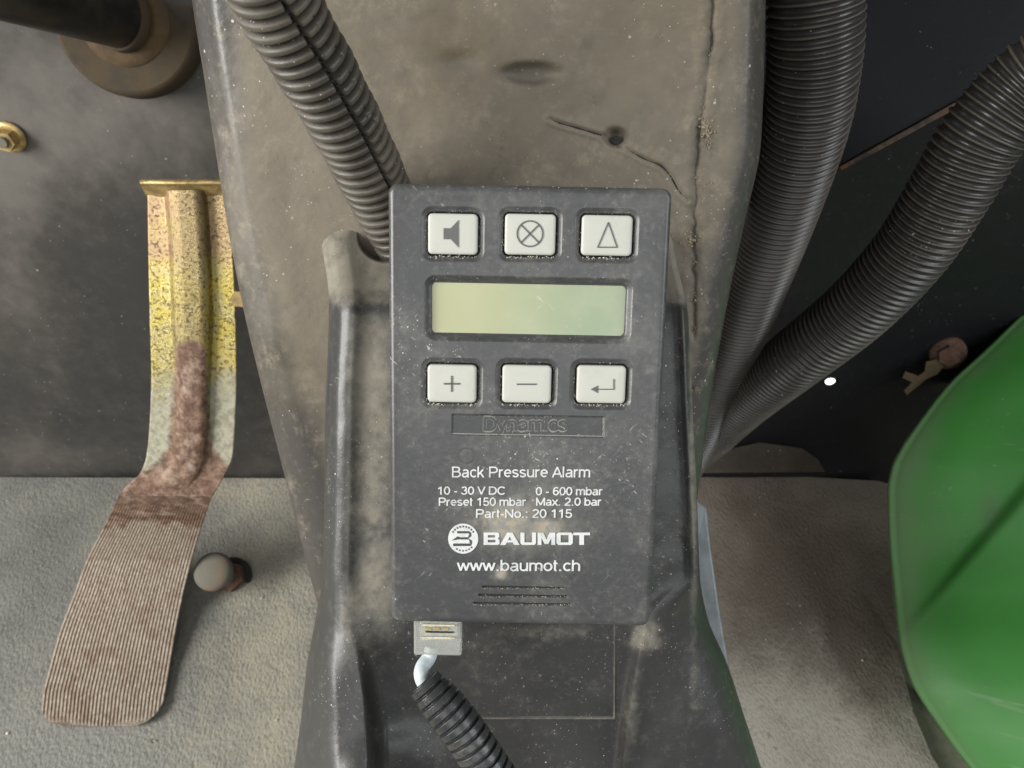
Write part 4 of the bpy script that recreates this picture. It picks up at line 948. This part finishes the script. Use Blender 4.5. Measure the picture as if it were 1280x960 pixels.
cyl_between('head', base+axs*(L-0.011), top+axs*0.004, 1, 1, m_stud, st, 40, [(0, .010), (.15, .0158), (.45, .0170), (.65, .0165), (.82, .0140), (.93, .0095), (.99, .004), (1, .0008)])
# flange nut on the firewall, far left
d = float(on_wall(12, 171))-0.002
fn = thing('flange_nut', 'yellow zinc flange nut on the black firewall at the left edge', 'nut', V(12, 171, d))
c0 = V(12, 171, d); nrm = Vector((0.05, -1, 0.12)).normalized()
cyl_between('washer', c0, c0+nrm*0.003, .0095, .0095, m_brass, fn, 36, [(0, .0112), (.4, .0112), (1, .0088)])
cyl_between('hexagon', c0+nrm*0.003, c0+nrm*0.010, .0078, .0074, m_brass, fn, 6)
cyl_between('stud_end', c0+nrm*0.008, c0+nrm*0.0125, .0042, .0038, m_stud, fn, 20)
# small bolt between pedal and shroud
d = 0.52
sb = thing('small_bolt', 'small brass coloured bolt peeking out between pedal arm and shroud edge', 'bolt', V(300, 374, d))
c0 = V(303, 375, .60); c1 = V(299, 374, .53)
cyl_between('shank', c0, c1, .0045, .0045, m_brass, sb, 20); cyl_between('bolt_head', c1, c1+(c1-c0).normalized()*0.004, .0062, .0058, m_brass, sb, 6)
# grommet disc + shaft
gr = thing('shaft_grommet', 'brown stained round rubber grommet on the firewall at top left', 'grommet', V(158, 30, .50))
c = V(158, 26, 0.485); nr_ = Vector((0.02, -0.86, 0.5)).normalized()
cyl_between('disc', c-nr_*0.012, c+nr_*0.004, 1, 1, m_brown, gr, 64, [(0, .0455), (.6, .0455), (.85, .0445), (1, .042)])
cyl_between('hub', c+nr_*0.003, c+nr_*0.0085, 1, 1, m_brown_in, gr, 48, [(0, .029), (.5, .027), (1, .021)])
sf = thing('control_shaft', 'black round shaft entering the brown grommet from the top left corner', 'shaft', V(160, 30, .47))
a = V(154, 22, 0.475); b_ = V(-70, -42, 0.37)
cyl_between('rod', a, b_, .0185, .0185, m_shaft, sf, 48)
cyl_between('collar', a, a+(b_-a).normalized()*0.006, .0205, .0200, m_brown, sf, 48)
# rusty bolt with corroded clip on the right
d = float(on_wall(1183, 441))-0.012
rb = thing('rusty_bolt', 'rust brown bolt head with a corroded clip on the black wall near the green housing', 'bolt', V(1183, 441, d))
c0 = V(1185, 441, d); nb = Vector((-0.35, -0.85, 0.35)).normalized()
cyl_between('bolt_head', c0-nb*0.004, c0+nb*0.006, 1, 1, m_rust, rb, 26, [(0, .0150), (.5, .0152), (.85, .0135), (1, .0095)])
cyl_between('bolt_core', c0+nb*0.004, c0+nb*0.011, .0100, .0092, m_rust, rb, 6)
slab('clip', [(1158, 452), (1172, 449), (1180, 458), (1172, 468), (1158, 474), (1146, 484), (1134, 494), (1130, 488), (1140, 478), (1128, 472), (1132, 464), (1148, 470), (1156, 464)], [d-0.004]*13, 0.002, m_rustyellow, rb, 0.0003)
# bright hole through the wall
M = MB('daylight behind hole'); M.color((0, 0, 0)); M.b.inputs['Emission Color'].default_value = (1, 0.99, 0.95, 1); M.b.inputs['Emission Strength'].default_value = 3.0
d = float(on_wall(1038, 477))-0.006
hl = thing('wall_hole', 'tiny bright drilled hole letting daylight through beside the sweeping hose', 'hole', V(1038, 477, d))
disc_prism('rim', 1038, 477, d, .0068, .0052, .002, m_black, hl, axis=(0, -1, 0.1))
disc_prism('daylight', 1038, 477, d-0.0006, 0.0047, 0.0036, .001, M.m, hl, axis=(0.1, -1, 0.1))

for pts, sz, par in crumb_jobs: crumbs('debris_chips', pts, m_crumb, par, sz)
